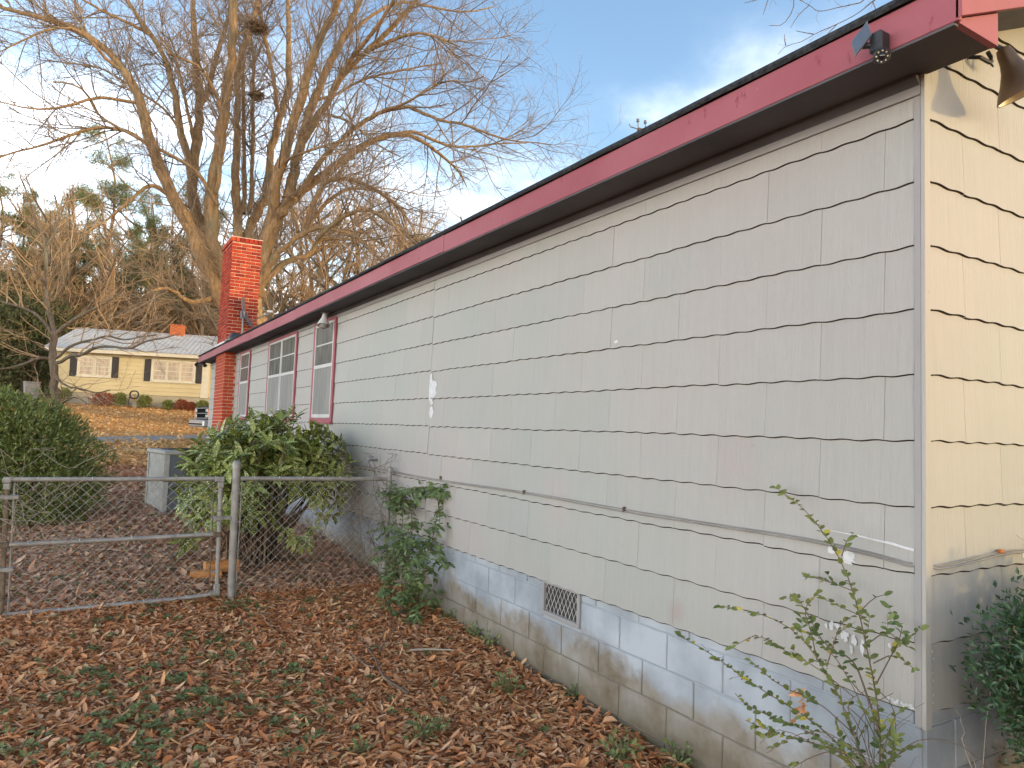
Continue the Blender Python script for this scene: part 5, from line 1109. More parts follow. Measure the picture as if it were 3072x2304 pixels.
for a, b, z0, z1 in ((.53, .85, 1.53, 2.62), (2.455, 2.77, 1.53, 2.62), (3.98, 4.28, 1.45, 2.62), (6.465, 6.77, 1.45, 2.62)):
    t = B(); t.box(a, b, -.03, -.004, z0, z1, .005); sh = t.build('shutter', ysh, yh)
    for k in range(9): zz = z0 + .06 + k * (z1 - z0 - .12) / 9; f = B(); f.prism([(-.0305, zz), (-.040, zz), (-.0305, zz + .08)], 0, a + .05, b - .05); f.build('slat', ysh, sh)
t = B(); t.box(1.50, 1.72, .02, .05, .45, .60, .004); t.build('foundation_vent', yw, yh)
# hose on its stand
yrot = math.atan2(-.27304, .962); cY, sY = math.cos(yrot), math.sin(yrot)
def yl(u, v): return (-4.04 + u * cY - v * sY, 41.13 + u * sY + v * cY)
hx, hy = yl(3.72, -.5); hz_ = float(gz(hx, hy))
hs = thing('hose_reel', 'dark garden hose coiled on a stand against the yellow house', 'garden hose', (hx, hy, hz_), yrot)
t = B(); t.box(-.10, .14, -.02, .16, 0, .34, .01); t.build('stand_box', yf.m, hs)
t = B(); t.tube([(0, .06, .34), (0, .06, .70)], .02, 6); t.tube([(-.25, .06, .52), (-.2, .0, .52)], .05, 8); t.build('stand_post', MT['orange'], hs)
t = B()
for i in range(5): a = np.linspace(0, 2 * PI, 25) + i; r = .185 + .017 * (i % 3); t.tube(np.stack([r * np.cos(a), -.05 - .03 * i + .01 * np.sin(a * 2), .66 + r * np.sin(a) + .01 * np.sin(a * 3)], 1), .017, 6, False)
P, r = resample([(-.2, -.08, .62), (-.24, -.1, .3), (-.2, -.14, .03), (.1, -.2, .02)], 20, .017, .017); t.tube(P, r, 6); t.build('hose', MT['black'], hs, True)
bx, by = -5.15, 42.6
bn = thing('trash_bin', 'grey wheeled bin standing left of the yellow house behind the bare tree', 'bin', (bx, by, float(gz(bx, by))), .2)
loft([[(-.26, -.26, .05), (.26, -.26, .05), (.26, .26, .05), (-.26, .26, .05)], [(-.33, -.33, .98), (.33, -.33, .98), (.33, .33, .98), (-.33, .33, .98)]]).build('bin_body', MT['grey_metal'], bn)
t = B(); t.box(-.36, .36, -.37, .36, .985, 1.05, .02); t.build('lid', MT['galv'], bn)
for s_ in (-1, 1): t = B(); t.lathe([(0, -.03), (.12, -.03), (.12, .03), (0, .03)], 14, (s_ * .25, .28, .12), (1, 0, 0)); t.build('wheel', tyre, bn)
# power pole: only the end of its crossarm shows over the roof
pz = float(gz(11.1, 12.7))
pp = thing('utility_pole', 'wooden utility pole whose crossarm tip shows above the grey house roof', 'utility pole', (11.12, 12.71, pz))
t = B(); t.tube([(0, 0, 0), (0, 0, 10.35 - pz)], [.15, .10], 10); t.build('pole', MT['bark_dark'], pp)
t = B(); t.tube([(-1.2, .70, 10.46 - pz), (1.2, -.70, 9.98 - pz)], .05, 6); t.build('crossarm', MT['bark_dark'], pp)
for a in (-1.18, -1.0, .95): 
    t = B(); t.tube([(a, -a * .583, 10.22 - a * .2 - pz + .04), (a - .02, -a * .583, 10.22 - a * .2 - pz + .20)], .018, 6); t.lathe([(.02, 0), (.05, .03), (.03, .06), (.045, .09), (0, .12)], 10, (a - .02, -a * .583, 10.22 - a * .2 - pz + .19)); t.build('insulator', MT['grey_metal'], pp)
t = B(); t.tube([(-1.15, .67, 10.45 - pz), (-1.36, .80, 10.52 - pz), (-1.40, .82, 10.60 - pz)], .016, 6); t.build('arm_bracket', MT['grey_metal'], pp)

# ================================================================== GROUND COVER
def scatter(K, x0, x1, y0, y1, g): return g.uniform(x0, x1, K), g.uniform(y0, y1, K)
g = np.random.default_rng(5)
GR = np.array(GREENS[0])[:, :2]
def greenness(x, y):
    d = np.full(len(x), 9.0)
    for p in GR[:19]: d = np.minimum(d, np.hypot(x - p[0], y - p[1]))
    return np.exp(-(d / .26) ** 2)
def litter(name, K, box, L, W, T, mat, label, lift=.03, gap=0.5):
    x, y = scatter(K, *box, g)
    keep = g.random(K) > greenness(x, y) * gap
    keep &= ~((x > -.03) & (y > -.02) & (y < 19.2))
    keep &= ~((y > 25.9) & (y < 29.2) & (g.random(K) > .06))
    cl = np.sin(x * 2.1 + np.sin(y * 1.7) * 2) * np.sin(y * 2.4 + x) * .5 + .5
    keep &= g.random(K) < .80 + .20 * cl
    x, y = x[keep], y[keep]; K = len(x)
    z = gz(x, y) + g.uniform(.004, lift, K) + .05 * np.exp(-np.abs(x) / .12) * (x < 0) * (y < 9)
    a = g.uniform(0, 2 * PI, K); p = g.normal(0, .15, K)
    D = np.stack([np.cos(a) * np.cos(p), np.sin(a) * np.cos(p), np.sin(p)], 1)
    N = np.stack([g.normal(0, .27, K), g.normal(0, .27, K), np.ones(K)], 1)
    ln = (L[0] + L[1]) / 2 * np.exp(g.normal(0, .32, K)); ln = np.clip(ln, L[0] * .5, L[1] * 1.35); wd = g.uniform(*W, K) * np.where(g.random(K) < .12, 1.8, 1.0)
    V, F, r = leaves(np.stack([x, y, z], 1), D, N, ln, ln * wd, g.uniform(.0, .8, K), g.normal(.05, .3, K), T, g)
    o = mk(name, V, F, mat, rnd=r); return tag(o, label, None, kind='stuff')
litter('leaf_litter', 125000, (-6.5, 0, -.6, 5.7), (.03, .074), (.12, .20), T8, MT['leaf_litter'], 'thick rust brown dead leaves covering the ground before the gate', .03)
litter('leaf_litter', 3500, (-1.5, 3.5, -3.2, -.05), (.045, .095), (.15, .24), T8, MT['leaf_litter'], 'dead leaves lying below the sunlit gable wall', .04)
litter('leaf_litter', 75000, (-7.5, 0, 5.7, 17), (.05, .10), (.16, .26), T4, MT['leaf_litter_dull'], 'dull brown dead leaves covering the yard beyond the gate', .035)
litter('leaf_litter', 70000, (-11, 6, 17, 41), (.07, .14), (.25, .4), T4, MT['leaf_lawn'], 'orange tan leaves strewn over the slope below the yellow house', .035)
# low green weeds in the leaf litter
P = []
for i, p in enumerate(GR[:19]):
    n = int(g.uniform(5, 20)); P.append(np.stack([p[0] + g.normal(0, .13, n), p[1] + g.normal(0, .17, n)], 1))
P.append(np.stack(scatter(170, -3.6, -.1, .6, 5.4, g), 1)); P.append(np.stack(scatter(240, -4, -.1, 5.6, 12, g), 1))
P = np.concatenate(P); k = 11
bx = np.repeat(P, k, 0); K = len(bx); a = g.uniform(0, 2 * PI, K); p = g.uniform(.15, 1.1, K)
D = np.stack([np.cos(a) * np.cos(p), np.sin(a) * np.cos(p), np.sin(p)], 1); ln = g.uniform(.016, .038, K)
B0 = np.stack([bx[:, 0] + g.normal(0, .014, K), bx[:, 1] + g.normal(0, .014, K), gz(bx[:, 0], bx[:, 1]) + g.uniform(.022, .045, K)], 1)
V, F, r = leaves(B0, D, np.stack([-np.cos(a) * .7, -np.sin(a) * .7, np.ones(K)], 1), ln, ln * .36, .3, .3, T8, g)
tag(mk('ground_weeds', V, F, MT['weed'], rnd=r), 'patches of low green weeds growing through the dead leaves', None, kind='stuff')

# ------------------------------------------------------------------ plant builders
def twig_mesh(name, curves, mat, parent, k=5):
    """curves: list of (P (M,n,3), R (M,n))"""
    parts = [tubes(p, r, k if r.max() > .012 else 3 if r.max() < .012 else 4) for p, r in curves if len(p)]
    V, F = join(parts); g2 = np.random.default_rng(1)
    rn = np.concatenate([np.repeat(g2.random(len(p)), len(v) // len(p)) for (p, r), (v, f) in zip([c for c in curves if len(c[0])], parts)])
    return mk(name, V, F, mat, parent, smooth=True, rnd=rn)
def stem_leaves(curves, per_m, L, W, g, s0=.2, ang=(35, 75), pair=True, jitter=.3):
    """leaf bases, axes and normals along stems"""
    Pn = []; Dn = []; Nn = []
    for P in curves:
        P = np.asarray(P, float); d = np.r_[0, np.cumsum(np.linalg.norm(np.diff(P, axis=0), axis=1))]
        n = max(2, int(d[-1] * per_m)); t = np.linspace(s0, 1, n) * d[-1]
        for q, tt in enumerate(t):
            b = np.array([np.interp(tt, d, P[:, i]) for i in range(3)]); i = min(np.searchsorted(d, tt), len(P) - 1); i = max(i, 1)
            T = P[i] - P[i - 1]; T /= np.linalg.norm(T) + 1e-9
            side = np.cross(T, [0, 0, 1.0]); side /= np.linalg.norm(side) + 1e-9
            for s_ in ((1, -1) if pair else ((1,) if q % 2 else (-1,))):
                an = R(g.uniform(*ang)); dd = T * math.cos(an) + side * s_ * math.sin(an) + g.normal(0, jitter, 3) * .6 + np.array([0, 0, .12])
                Pn.append(b); Dn.append(dd / np.linalg.norm(dd)); Nn.append(np.array([0, 0, 1.0]) + g.normal(0, jitter, 3) + T * .3)
    return np.array(Pn), np.array(Dn), np.array(Nn)

# ------------------------------------------------------------------ gold-dust shrub behind the fence
g = np.random.default_rng(21)
sb = (-1.10, 6.95); sz = float(gz(*sb))
au = thing('speckled_shrub', 'big evergreen shrub with large yellow-speckled leaves behind the fence', 'shrub', (sb[0], sb[1], sz))
C_ = []; A_ = []
lob = [(0.42, .25, 1.12, .58, .60, .54), (-.44, -.1, .98, .56, .60, .50), (-.50, .25, .74, .34, .4, .36), (-.02, -.35, 1.12, .58, .55, .46), (.1, .3, 1.12, .6, .6, .5), (-.34, -.42, .72, .44, .42, .34), (.62, -.30, .98, .36, .4, .34)]
for lx, ly, lz, ax_, ay_, az_ in lob:
    n = int(98 * (ax_ * ay_ + az_ * ax_) / .6); d = rdir(n * 2, g); d = d[(d[:, 2] > -.38)][:n]
    c = np.stack([lx + d[:, 0] * ax_, ly + d[:, 1] * ay_, lz + d[:, 2] * az_], 1) * g.uniform(.9, 1.06, (len(d), 1))
    C_.append(c); A_.append(d * np.array([.8, .8, .6]) + np.array([0, 0, .45]))
C_ = np.concatenate(C_); A_ = np.concatenate(A_)
ex = np.array([(.38, -.85, .50), (.30, -.86, .36), (.22, -.88, .42), (.55, -.75, .62), (.12, -.80, .50), (-.72, .15, .26), (-.66, .05, .34), (.82, -.35, .72), (.98, -.5, .86), (.74, -.45, .58)])
C_ = np.concatenate([C_, ex]); A_ = np.concatenate([A_, np.tile([0.1, -.6, -.1], (len(ex), 1))])
ok = (C_[:, 1] + sb[1] > 5.66) & (C_[:, 0] + sb[0] < -.13) & ~((C_[:, 0] < -.80) & (C_[:, 2] > .62)); C_ = C_[ok]; A_ = A_[ok]
A_ /= np.linalg.norm(A_, axis=1, keepdims=True)
P = []; D = []; N = []
for c, a in zip(C_, A_):
    n = g.integers(6, 10); u = np.cross(a, [.3, .2, 1.0]); u /= np.linalg.norm(u); v = np.cross(a, u); ph = g.random() * 6
    for i in range(n):
        t = ph + 2 * PI * i / n + g.normal() * .25; sp = R(g.uniform(35, 82)); dd = a * math.cos(sp) + (u * math.cos(t) + v * math.sin(t)) * math.sin(sp); dd[2] -= g.uniform(-.05, .22) + (.3 if c[2] < .85 else 0)
        P.append(c - a * g.uniform(0, .05)); D.append(dd / np.linalg.norm(dd)); N.append(a + np.array([0, 0, .5]))
P = np.array(P); D = np.array(D); N = np.array(N); Ln = g.uniform(.12, .21, len(P))
dist = np.hypot(P[:, 0] + sb[0] - EYE[0], P[:, 1] + sb[1] - EYE[1]) - 1.2 * np.clip(P[:, 2], 0, 1.4) * .3 + g.random(len(P)) * .25
o_ = np.argsort(dist); sel, oth = o_[:295], o_[295:]
lms = [leaf_mesh('leaf', MT['aucuba'], f_, c_, w_) for f_, c_, w_ in ((.35, .15, .165), (.5, .3, .15), (.25, .10, .18), (.4, .4, .16))]
leaf_parts(au, lms, P[sel], D[sel], N[sel], Ln[sel])
V, F, r = leaves(P[oth], D[oth], N[oth], Ln[oth], Ln[oth] * .16, g.uniform(.2, .5, len(oth)), g.uniform(.05, .4, len(oth)), T8, g)
mk('inner_leaves', V, F, MT['aucuba'], au, True, r)['kind'] = 'stuff'
cur = []
for i in range(0, len(C_), 4):
    b = np.array([g.normal(0, .14), g.normal(0, .12), -.03]); e = C_[i]; mid = (b + e) / 2 + np.array([0, 0, .12]) + g.normal(0, .05, 3)
    cur.append(resample([b, mid, e], 7, .012, .005))
twig_mesh('stems', [(np.array([c[0] for c in cur]), np.array([c[1] for c in cur]))], MT['stem'], au)

# ------------------------------------------------------------------ dark evergreen bush beyond the gate
def leafy_mass(name, lobes, n, L, wr, mat, parent, g, T=T4, shell=(.72, 1.05), upb=.35, zmin=.02, keep=None, droop=0.0, fold=.3):
    C = []; O = []
    tot = sum(l[3] * l[4] + l[3] * l[5] + l[4] * l[5] for l in lobes)
    for l in lobes:
        k = int(n * (l[3] * l[4] + l[3] * l[5] + l[4] * l[5]) / tot); d = rdir(k, g); sh = g.uniform(*shell, (k, 1)) ** .6
        bump_ = 1 + .13 * np.sin(d[:, :1] * 7 + l[0] * 9) * np.sin(d[:, 1:2] * 8 + 1) + .10 * np.sin(d[:, 2:] * 11 + d[:, :1] * 6)
        C.append(np.array(l[:3]) + d * np.array(l[3:]) * sh * bump_); O.append(d)
    C = np.concatenate(C); O = np.concatenate(O)
    ok = C[:, 2] > zmin
    if keep is not None: ok &= keep(C)
    C, O = C[ok], O[ok]; k = len(C)
    D = O * .75 + g.normal(0, .55, (k, 3)) + np.array([0, 0, upb - droop]); N = O * .6 + np.array([0, 0, .7]) + g.normal(0, .3, (k, 3))
    ln = g.uniform(*L, k)
    V, F, r = leaves(C, D, N, ln, ln * wr, fold, g.uniform(0, .3, k), T, g)
    return mk(name, V, F, mat, parent, False, r)
g = np.random.default_rng(31)
eb = (-3.55, 10.3); ez = float(gz(*eb))
ev = thing('evergreen_bush', 'tall dark green narrow-leaved bush beyond the gate in front of the bare tree', 'bush', (*eb, ez))
leafy_mass('foliage', [(0, 0, .75, .98, .9, .85), (-.1, 0, 1.15, .78, .7, .62), (-.75, .1, .8, .6, .6, .8), (.15, -.1, .45, .85, .8, .55), (-.3, .1, 1.45, .35, .35, .32)], 30000, (.05, .085), .17, MT['evergreen'], ev, g, T4, (.6, 1.08), .5)
cur = []; pts = []
for i in range(46):
    a = g.uniform(0, 2 * PI); rr = g.uniform(.1, .85); e = np.array([rr * math.cos(a) - .15, rr * math.sin(a) * .8, 1.75 - rr * .75 + g.uniform(-.1, .22)])
    b = np.array([g.normal(0, .1), g.normal(0, .1), 0]); cur.append(resample([b, (b + e) * .5 + [0, 0, .1], e], 7, .012, .003)); pts.append(cur[-1][0])
twig_mesh('stems', [(np.array([c[0] for c in cur]), np.array([c[1] for c in cur]))], MT['stem'], ev)
P, D, N = stem_leaves(pts, 34, 0, 0, g, .62, (25, 60))
V, F, r = leaves(P, D, N, g.uniform(.05, .085, len(P)), .009, .3, .1, T4, g); mk('top_sprays', V, F, MT['evergreen'], ev, False, r)['kind'] = 'stuff'

# ------------------------------------------------------------------ boxwood against the gable
g = np.random.default_rng(41)
xb = (.50, -.52); xz = float(gz(*xb))
bo = thing('boxwood_bush', 'dense dark boxwood bush at the foot of the sunlit gable wall', 'bush', (*xb, xz))
lobes = [(-.04, 0, 1.05, .48, .40, .40), (.25, -.05, 1.22, .44, .40, .30), (.0, 0, .72, .40, .38, .36), (-.12, .05, .92, .36, .38, .3), (.5, 0, 1.0, .5, .42, .4), (-.24, .12, 1.05, .30, .32, .32), (.12, -.1, .8, .45, .4, .35)]
leafy_mass('foliage', lobes, 24000, (.022, .038), .24, MT['box'], bo, g, T4, (.55, 1.06), .4, .42, lambda C: C[:, 1] + xb[1] < -.045, fold=.4)
cur = []; pts = []
for i in range(60):
    d = rdir(1, g)[0]; d[2] = abs(d[2]); e = np.array([.08, 0, .95]) + d * np.array([.62, .42, .52]); e[1] = min(e[1], .43)
    b = np.array([g.normal(0, .07), g.normal(0, .05), 0]); cur.append(resample([b, (b + e) * .5 + g.normal(0, .05, 3), e], 6, .006, .002)); pts.append(cur[-1][0])
twig_mesh('stems', [(np.array([c[0] for c in cur]), np.array([c[1] for c in cur]))], MT['stem'], bo)
P, D, N = stem_leaves(pts, 110, 0, 0, g, .70, (25, 65)); V, F, r = leaves(P, D, N, g.uniform(.02, .034, len(P)), .0068, .4, .15, T4, g)
mk('shoot_tips', V, F, MT['box'], bo, False, r)['kind'] = 'stuff'
cur = []
for p in ([(-.42, .32, .0), (-.36, .3, .4), (-.05, -.1, .85), (-.2, -.28, 1.15), (.2, -.3, 1.5), (.5, -.2, 1.62)], [(-.3, .25, 0), (-.2, .0, .45), (-.25, -.2, .8), (.1, -.35, .7), (.3, -.4, .55)], [(-.45, .3, 0), (-.5, .32, .35), (-.38, .36, .75), (-.22, .40, .95)], [(-.35, .3, 0), (-.28, .36, .5), (-.42, .38, .62), (-.46, .4, .75)], [(-.5, .2, 0), (-.6, .25, .3), (-.45, .3, .5), (-.3, .1, .62)], [(.0, .3, 0), (.1, .3, .5), (.0, .2, .8), (.3, .3, 1.2), (.2, .42, 1.45)]):
    cur.append(resample(p, 16, .0055, .0028))
dv = thing('bare_vine', 'thin bare vine stems looping over the boxwood bush by the corner', 'vine', (*xb, xz))
tw = spawn(np.array([c[0] for c in cur]), np.array([c[1] for c in cur]), 7, .2, (.06, .28), (30, 80), .1, .25, 6, .0025, .0012, g)
twig_mesh('stems', [(np.array([c[0] for c in cur]), np.array([c[1] for c in cur])), tw], MT['twig_pale'], dv)

# ------------------------------------------------------------------ privet shoots in front of the corner
g = np.random.default_rng(51)
pb = np.array([-.27, .03, float(gz(-.27, .03))])
pv = thing('privet_shrub', 'lanky privet shoots with small green and yellow leaves before the house corner', 'shrub', tuple(pb))
cur = []; crv = []
for i, p in enumerate(PRIVET):
    p = np.array(p)
    if p[0, 2] < .72: p = np.concatenate([[pb + np.array([g.normal(0, .03), g.normal(0, .03), 0])], p])
    q = resample(p - pb, 22, .0052 if i < 6 else .0028, .0014); cur.append(q); crv.append(q[0])
bare = []
for p in PRIVET_BARE:
    p = np.array(p); p = np.concatenate([[pb + np.array([g.normal(0, .04), g.normal(0, .04), 0])], p]); bare.append(resample(p - pb, 22, .0038, .0015))
allc = (np.array([c[0] for c in cur + bare]), np.array([c[1] for c in cur + bare]))
tw = spawn(*allc, 3.0, .35, (.05, .16), (30, 60), .15, .12, 5, .0016, .0010, g)
tw2 = spawn(np.array([c[0] for c in bare]), np.array([c[1] for c in bare]), 5, .25, (.10, .35), (20, 60), .1, .16, 7, .002, .0011, g)
twig_mesh('stems', [allc, tw, tw2], MT['stem'], pv, 6)
P, D, N = stem_leaves(crv, 36, 0, 0, g, .34, (40, 75), True, .35)
P2, D2, N2 = stem_leaves(list(tw[0][:60]), 45, 0, 0, g, .3, (35, 70), True, .35)
P = np.concatenate([P, P2]); D = np.concatenate([D, D2]); N = np.concatenate([N, N2]); keep = g.random(len(P)) < .62; P, D, N = P[keep], D[keep], N[keep]
N = N + np.array([-.8, -.55, 0]); Ln = g.uniform(.022, .042, len(P)); o_ = np.argsort(-Ln); sel, oth = o_[:295], o_[295:]
lms = [leaf_mesh('leaf', MT['privet'], f_, c_, w_) for f_, c_, w_ in ((.25, .2, .30), (.4, .3, .27), (.15, -.05, .33))]
leaf_parts(pv, lms, P[sel], D[sel], N[sel], Ln[sel])
V, F, r = leaves(P[oth], D[oth], N[oth], Ln[oth], Ln[oth] * .29, .3, .2, T8, g); mk('small_leaves', V, F, MT['privet'], pv, True, r)['kind'] = 'stuff'
P = np.array([(-.05, .30, .78)] * 14) + g.normal(0, .012, (14, 3)) + np.stack([np.zeros(14), np.zeros(14), np.linspace(-.06, .05, 14)], 1)
D = rdir(14, g) + np.array([0, 0, -.5]); V, F, r = leaves(P, D, rdir(14, g), .035, .009, .6, .6, T8, g)
mk('dead_leaf_cluster', V, F, MT['leaf_litter'], pv, True, r)

# ------------------------------------------------------------------ vine over the fence post by the wall
g = np.random.default_rng(61)
vb = np.array([-.36, 4.75, float(gz(-.36, 4.75))])
vi = thing('green_vine', 'green leafy vine climbing the fence post and house wall', 'vine', tuple(vb))
cur = [resample(np.array(p) - vb, 18, .006, .002) for p in VINE]
for p in VINE[:4]: cur.append(resample(np.array(p) - vb + g.normal(0, .05, (len(p), 3)) * np.array([.5, 1, 1]), 18, .005, .002))
allc = (np.array([c[0] for c in cur]), np.array([c[1] for c in cur]))
tw = spawn(*allc, 12.0, .05, (.08, .30), (30, 80), -.35, .2, 7, .0025, .0015, g)
tw[0][..., 0] = np.minimum(tw[0][..., 0], -vb[0] - .03); allc[0][..., 0] = np.minimum(allc[0][..., 0], -vb[0] - .025)
twig_mesh('stems', [allc, tw], MT['stem'], vi)
P, D, N = stem_leaves(list(tw[0]), 38, 0, 0, g, .15, (35, 80), True, .45); P2, D2, N2 = stem_leaves(list(allc[0]), 16, 0, 0, g, .1, (35, 80), True, .5)
P = np.concatenate([P, P2]); D = np.concatenate([D, D2]); N = np.concatenate([N, N2]); D[:, 2] -= .35; N = N + np.array([-.6, -.4, 0])
P[:, 0] = np.minimum(P[:, 0], -vb[0] - .035)
Ln = g.uniform(.035, .075, len(P)); o_ = np.argsort(P[:, 1] + P[:, 0] * .5 - Ln * 4 + g.random(len(P)) * .4); sel, oth = o_[:250], o_[250:]
lms = [leaf_mesh('leaf', MT['vine'], f_, c_, w_) for f_, c_, w_ in ((.3, .3, .24), (.45, .45, .21), (.2, .1, .27))]
leaf_parts(vi, lms, P[sel], D[sel], N[sel], Ln[sel])
V, F, r = leaves(P[oth], D[oth], N[oth], Ln[oth], Ln[oth] * .23, .3, .3, T8, g); mk('inner_leaves', V, F, MT['vine'], vi, True, r)['kind'] = 'stuff'

# tangles of dry vine on the gate and on the fence
def tangle(name, label, box, n, mat, r, g, up=.3, seglen=.12, k=9):
    x0, x1, y0, y1, z0, z1 = box; t_ = thing(name, label, 'vine', ((x0 + x1) / 2, (y0 + y1) / 2, z0)); o = np.array([(x0 + x1) / 2, (y0 + y1) / 2, z0])
    P = np.zeros((n, k, 3)); P[:, 0] = np.stack([g.uniform(x0, x1, n), g.uniform(y0, y1, n), z0 + (z1 - z0) * g.random(n) ** 1.3], 1); d = rdir(n, g); d[:, 1] *= .25
    for j in range(1, k):
        d = d + g.normal(0, .55, (n, 3)) * np.array([1, .3, 1]); d[:, 2] += up * .2; d /= np.linalg.norm(d, axis=1, keepdims=True)
        P[:, j] = P[:, j - 1] + d * seglen * g.uniform(.6, 1.2, (n, 1)); P[:, j, 1] = np.clip(P[:, j, 1], y0 - .03, y1 + .03); P[:, j, 2] = np.clip(P[:, j, 2], z0 - .1, z1 + .12)
    Rr = np.full((n, k), r) * np.linspace(1, .5, k)[None]
    tw = spawn(P, Rr, 5, .1, (.05, .25), (30, 90), .1, .35, 5, r * .6, r * .35, g)
    P2 = np.array([resample(p, 22, 1, 1)[0] for p in P]); R2 = np.full((n, 22), r) * np.linspace(1, .5, 22)[None]
    twig_mesh('stems', [(P2 - o, R2), (tw[0] - o, tw[1])], mat, t_); return t_
g = np.random.default_rng(71)
tangle('dry_vine', 'tangle of pale leafless vine caught on the left half of the gate', (-3.5, -2.75, 5.44, 5.50, .86, 1.5), 34, MT['twig_pale'], .0028, g)
tangle('dry_vine', 'brown leafless vine stems on the fence panel beside the house wall', (-.75, -.10, 5.45, 5.52, .30, 1.5), 60, MT['twig'], .003, g, .9)

# fallen branch, stick, weeds by the foundation
g = np.random.default_rng(81)
fb = np.array([-1.03, 3.1, float(gz(-1.03, 3.1)) + .03])
fbr = thing('fallen_branch', 'long thin forked fallen branch lying on the dead leaves', 'branch', tuple(fb))
cur = []
for p in FALLEN:
    p = np.array(p); p[:, 2] = gz(p[:, 0], p[:, 1]) + .055 + g.uniform(0, .03, len(p)); cur.append(resample(p - fb, 20, .004, .011) if len(p) > 4 else resample(p - fb, 20, .003, .006))
allc = (np.array([c[0] for c in cur]), np.array([c[1] for c in cur])); tw = spawn(*allc, 4, .05, (.1, .35), (25, 60), .1, .12, 6, .003, .0016, g)
tw[0][..., 2] = np.maximum(tw[0][..., 2], gz(tw[0][..., 0] + fb[0], tw[0][..., 1] + fb[1]) + .035 - fb[2])
twig_mesh('limb', [allc, tw], MT['twig'], fbr, 6)
p = np.array(STICK[0]); p[:, 2] = gz(p[:, 0], p[:, 1]) + .06; P, r = resample(p, 12, .009, .005)
t = B(); t.tube(P, r, 6); tag(t.build('stick', MT['twig_pale'], None, True), 'short pale straight stick on the leaves near the foundation wall', 'stick')
first = None
wl = ['weed tuft at the foundation just right of the green vine', 'weed tuft against the foundation, second from the green vine', 'grey-green weed clinging to the stained foundation blocks', 'small weed clump in the leaves below the foundation vent', 'low weed at the foundation near the bottom edge', 'weed clump among leaves in the bottom middle', 'dark weed at the foundation in the bottom right', 'thin weed tuft against the foundation left of the vent', 'broad weed in the leaves at the bottom centre', 'weed in the leaves by the lower middle edge', 'tall weed sprig in the leaves at the bottom centre']
for i, p in enumerate(TUFTS[0]):
    x, y = min(p[0], -.03), p[1]; loc = (x, y, float(gz(x, y)) + .02)
    if first is None:
        first = thing('weed_tuft', wl[0], 'weed', loc, 0, 'weeds along the foundation')
        K = 90; a = g.uniform(0, 2 * PI, K); e = g.uniform(.2, 1.3, K); Dd = np.stack([np.cos(a) * np.cos(e), np.sin(a) * np.cos(e), np.sin(e)], 1); st = Dd * g.uniform(.02, .13, (K, 1)) * np.array([.8, .8, 1]); ln = g.uniform(.02, .04, K)
        V, F, r = leaves(st, Dd + g.normal(0, .4, (K, 3)), rdir(K, g) + np.array([0, 0, 1]), ln, ln * .3, .3, .2, T8, g); mk('leaves', V, F, MT['weed'], first, False, r)
        P = np.stack([st * 0, st * .5 + g.normal(0, .004, (K, 3)), st], 1)[:40]; twig_mesh('stems', [(P, np.full((40, 3), .0012))], MT['stem'], first)
    else: copy_thing(first, loc, g.uniform(0, 6), g.uniform(.6, 1.25), wl[i])

# ------------------------------------------------------------------ shrubs along the yellow house
g = np.random.default_rng(91)
def small_shrub(name, label, u, v, w, h, mat, seed, group='shrubs along the yellow house'):
    gg = np.random.default_rng(seed); x, y = yl(u, v); t_ = thing(name, label, 'shrub', (x, y, float(gz(x, y)) + .02), 0, group)
    leafy_mass('foliage', [(0, 0, h * .55, w * .5, w * .42, h * .46), (w * .12, 0, h * .75, w * .32, w * .3, h * .28)], 700, (.07, .13), .26, mat, t_, gg, T4, (.4, 1.1), .5)
    cur = [resample([(gg.normal(0, .03), gg.normal(0, .03), -.05), (gg.normal(0, w * .2), gg.normal(0, w * .2), h * .95)], 5, .015, .006) for _ in range(9)]
    twig_mesh('stems', [(np.array([c[0] for c in cur]), np.array([c[1] for c in cur]))], MT['stem'], t_)
for a in (('green_shrub', 'green shrub at the left end of the yellow house', .55, -.7, .75, .80, MT['evergreen'], 1), ('red_shrub', 'wide rust-red clipped shrub under the left window of the yellow house', 2.35, -.75, 1.25, .62, MT['red_shrub'], 2),
          ('green_shrub', 'thin dark shrub just right of the wide red shrub', 3.1, -.7, .5, .66, MT['evergreen'], 3), ('green_shrub', 'dark shrub beside the coiled garden hose', 4.25, -.8, .62, .62, MT['evergreen'], 4),
          ('green_shrub', 'low round green shrub under the right window of the yellow house', 5.35, -.8, .5, .42, MT['evergreen'], 5), ('red_shrub', 'larger of two small red shrubs below the right window', 5.98, -.8, .58, .50, MT['red_shrub'], 6),
          ('red_shrub', 'smaller of two small red shrubs below the right window', 6.45, -.8, .44, .40, MT['red_shrub'], 7), ('green_shrub', 'dark shrub at the right corner of the yellow house', 7.0, -.8, .6, .55, MT['evergreen'], 8)): small_shrub(*a)

# ================================================================== TREES
def bare_tree(name, label, base, limbs, seed, mats, spec, n0=18, group=None, kr=1.0):
    """limbs: (r0, r1, points) rooted at base; fine branches grown from them"""
    g = np.random.default_rng(seed); t_ = thing(name, label, 'tree', base, 0, group); big = []
    for r0, r1, p in limbs: big.append(resample(p, n0, r0 * kr, r1 * kr, 1.15))
    P0 = np.array([b[0] for b in big]); R0 = np.array([b[1] for b in big])
    wob = g.normal(0, 1, P0.shape) * (R0[..., None] * .16); wob[:, 0] = 0; P0 = P0 + wob
    V, F = join([tubes(P0, R0 * (1 + .06 * g.normal(size=R0.shape)), 9)]); mk('trunk', V, F, mats[0], t_, True)
    cur = []; par = (P0, R0)
    for sp in spec:
        par = spawn(par[0], par[1], *sp[:-1], g, s1=sp[-1], taper=.22) ; cur.append(par)
    twig_mesh('crown', cur, mats[1], t_); return t_
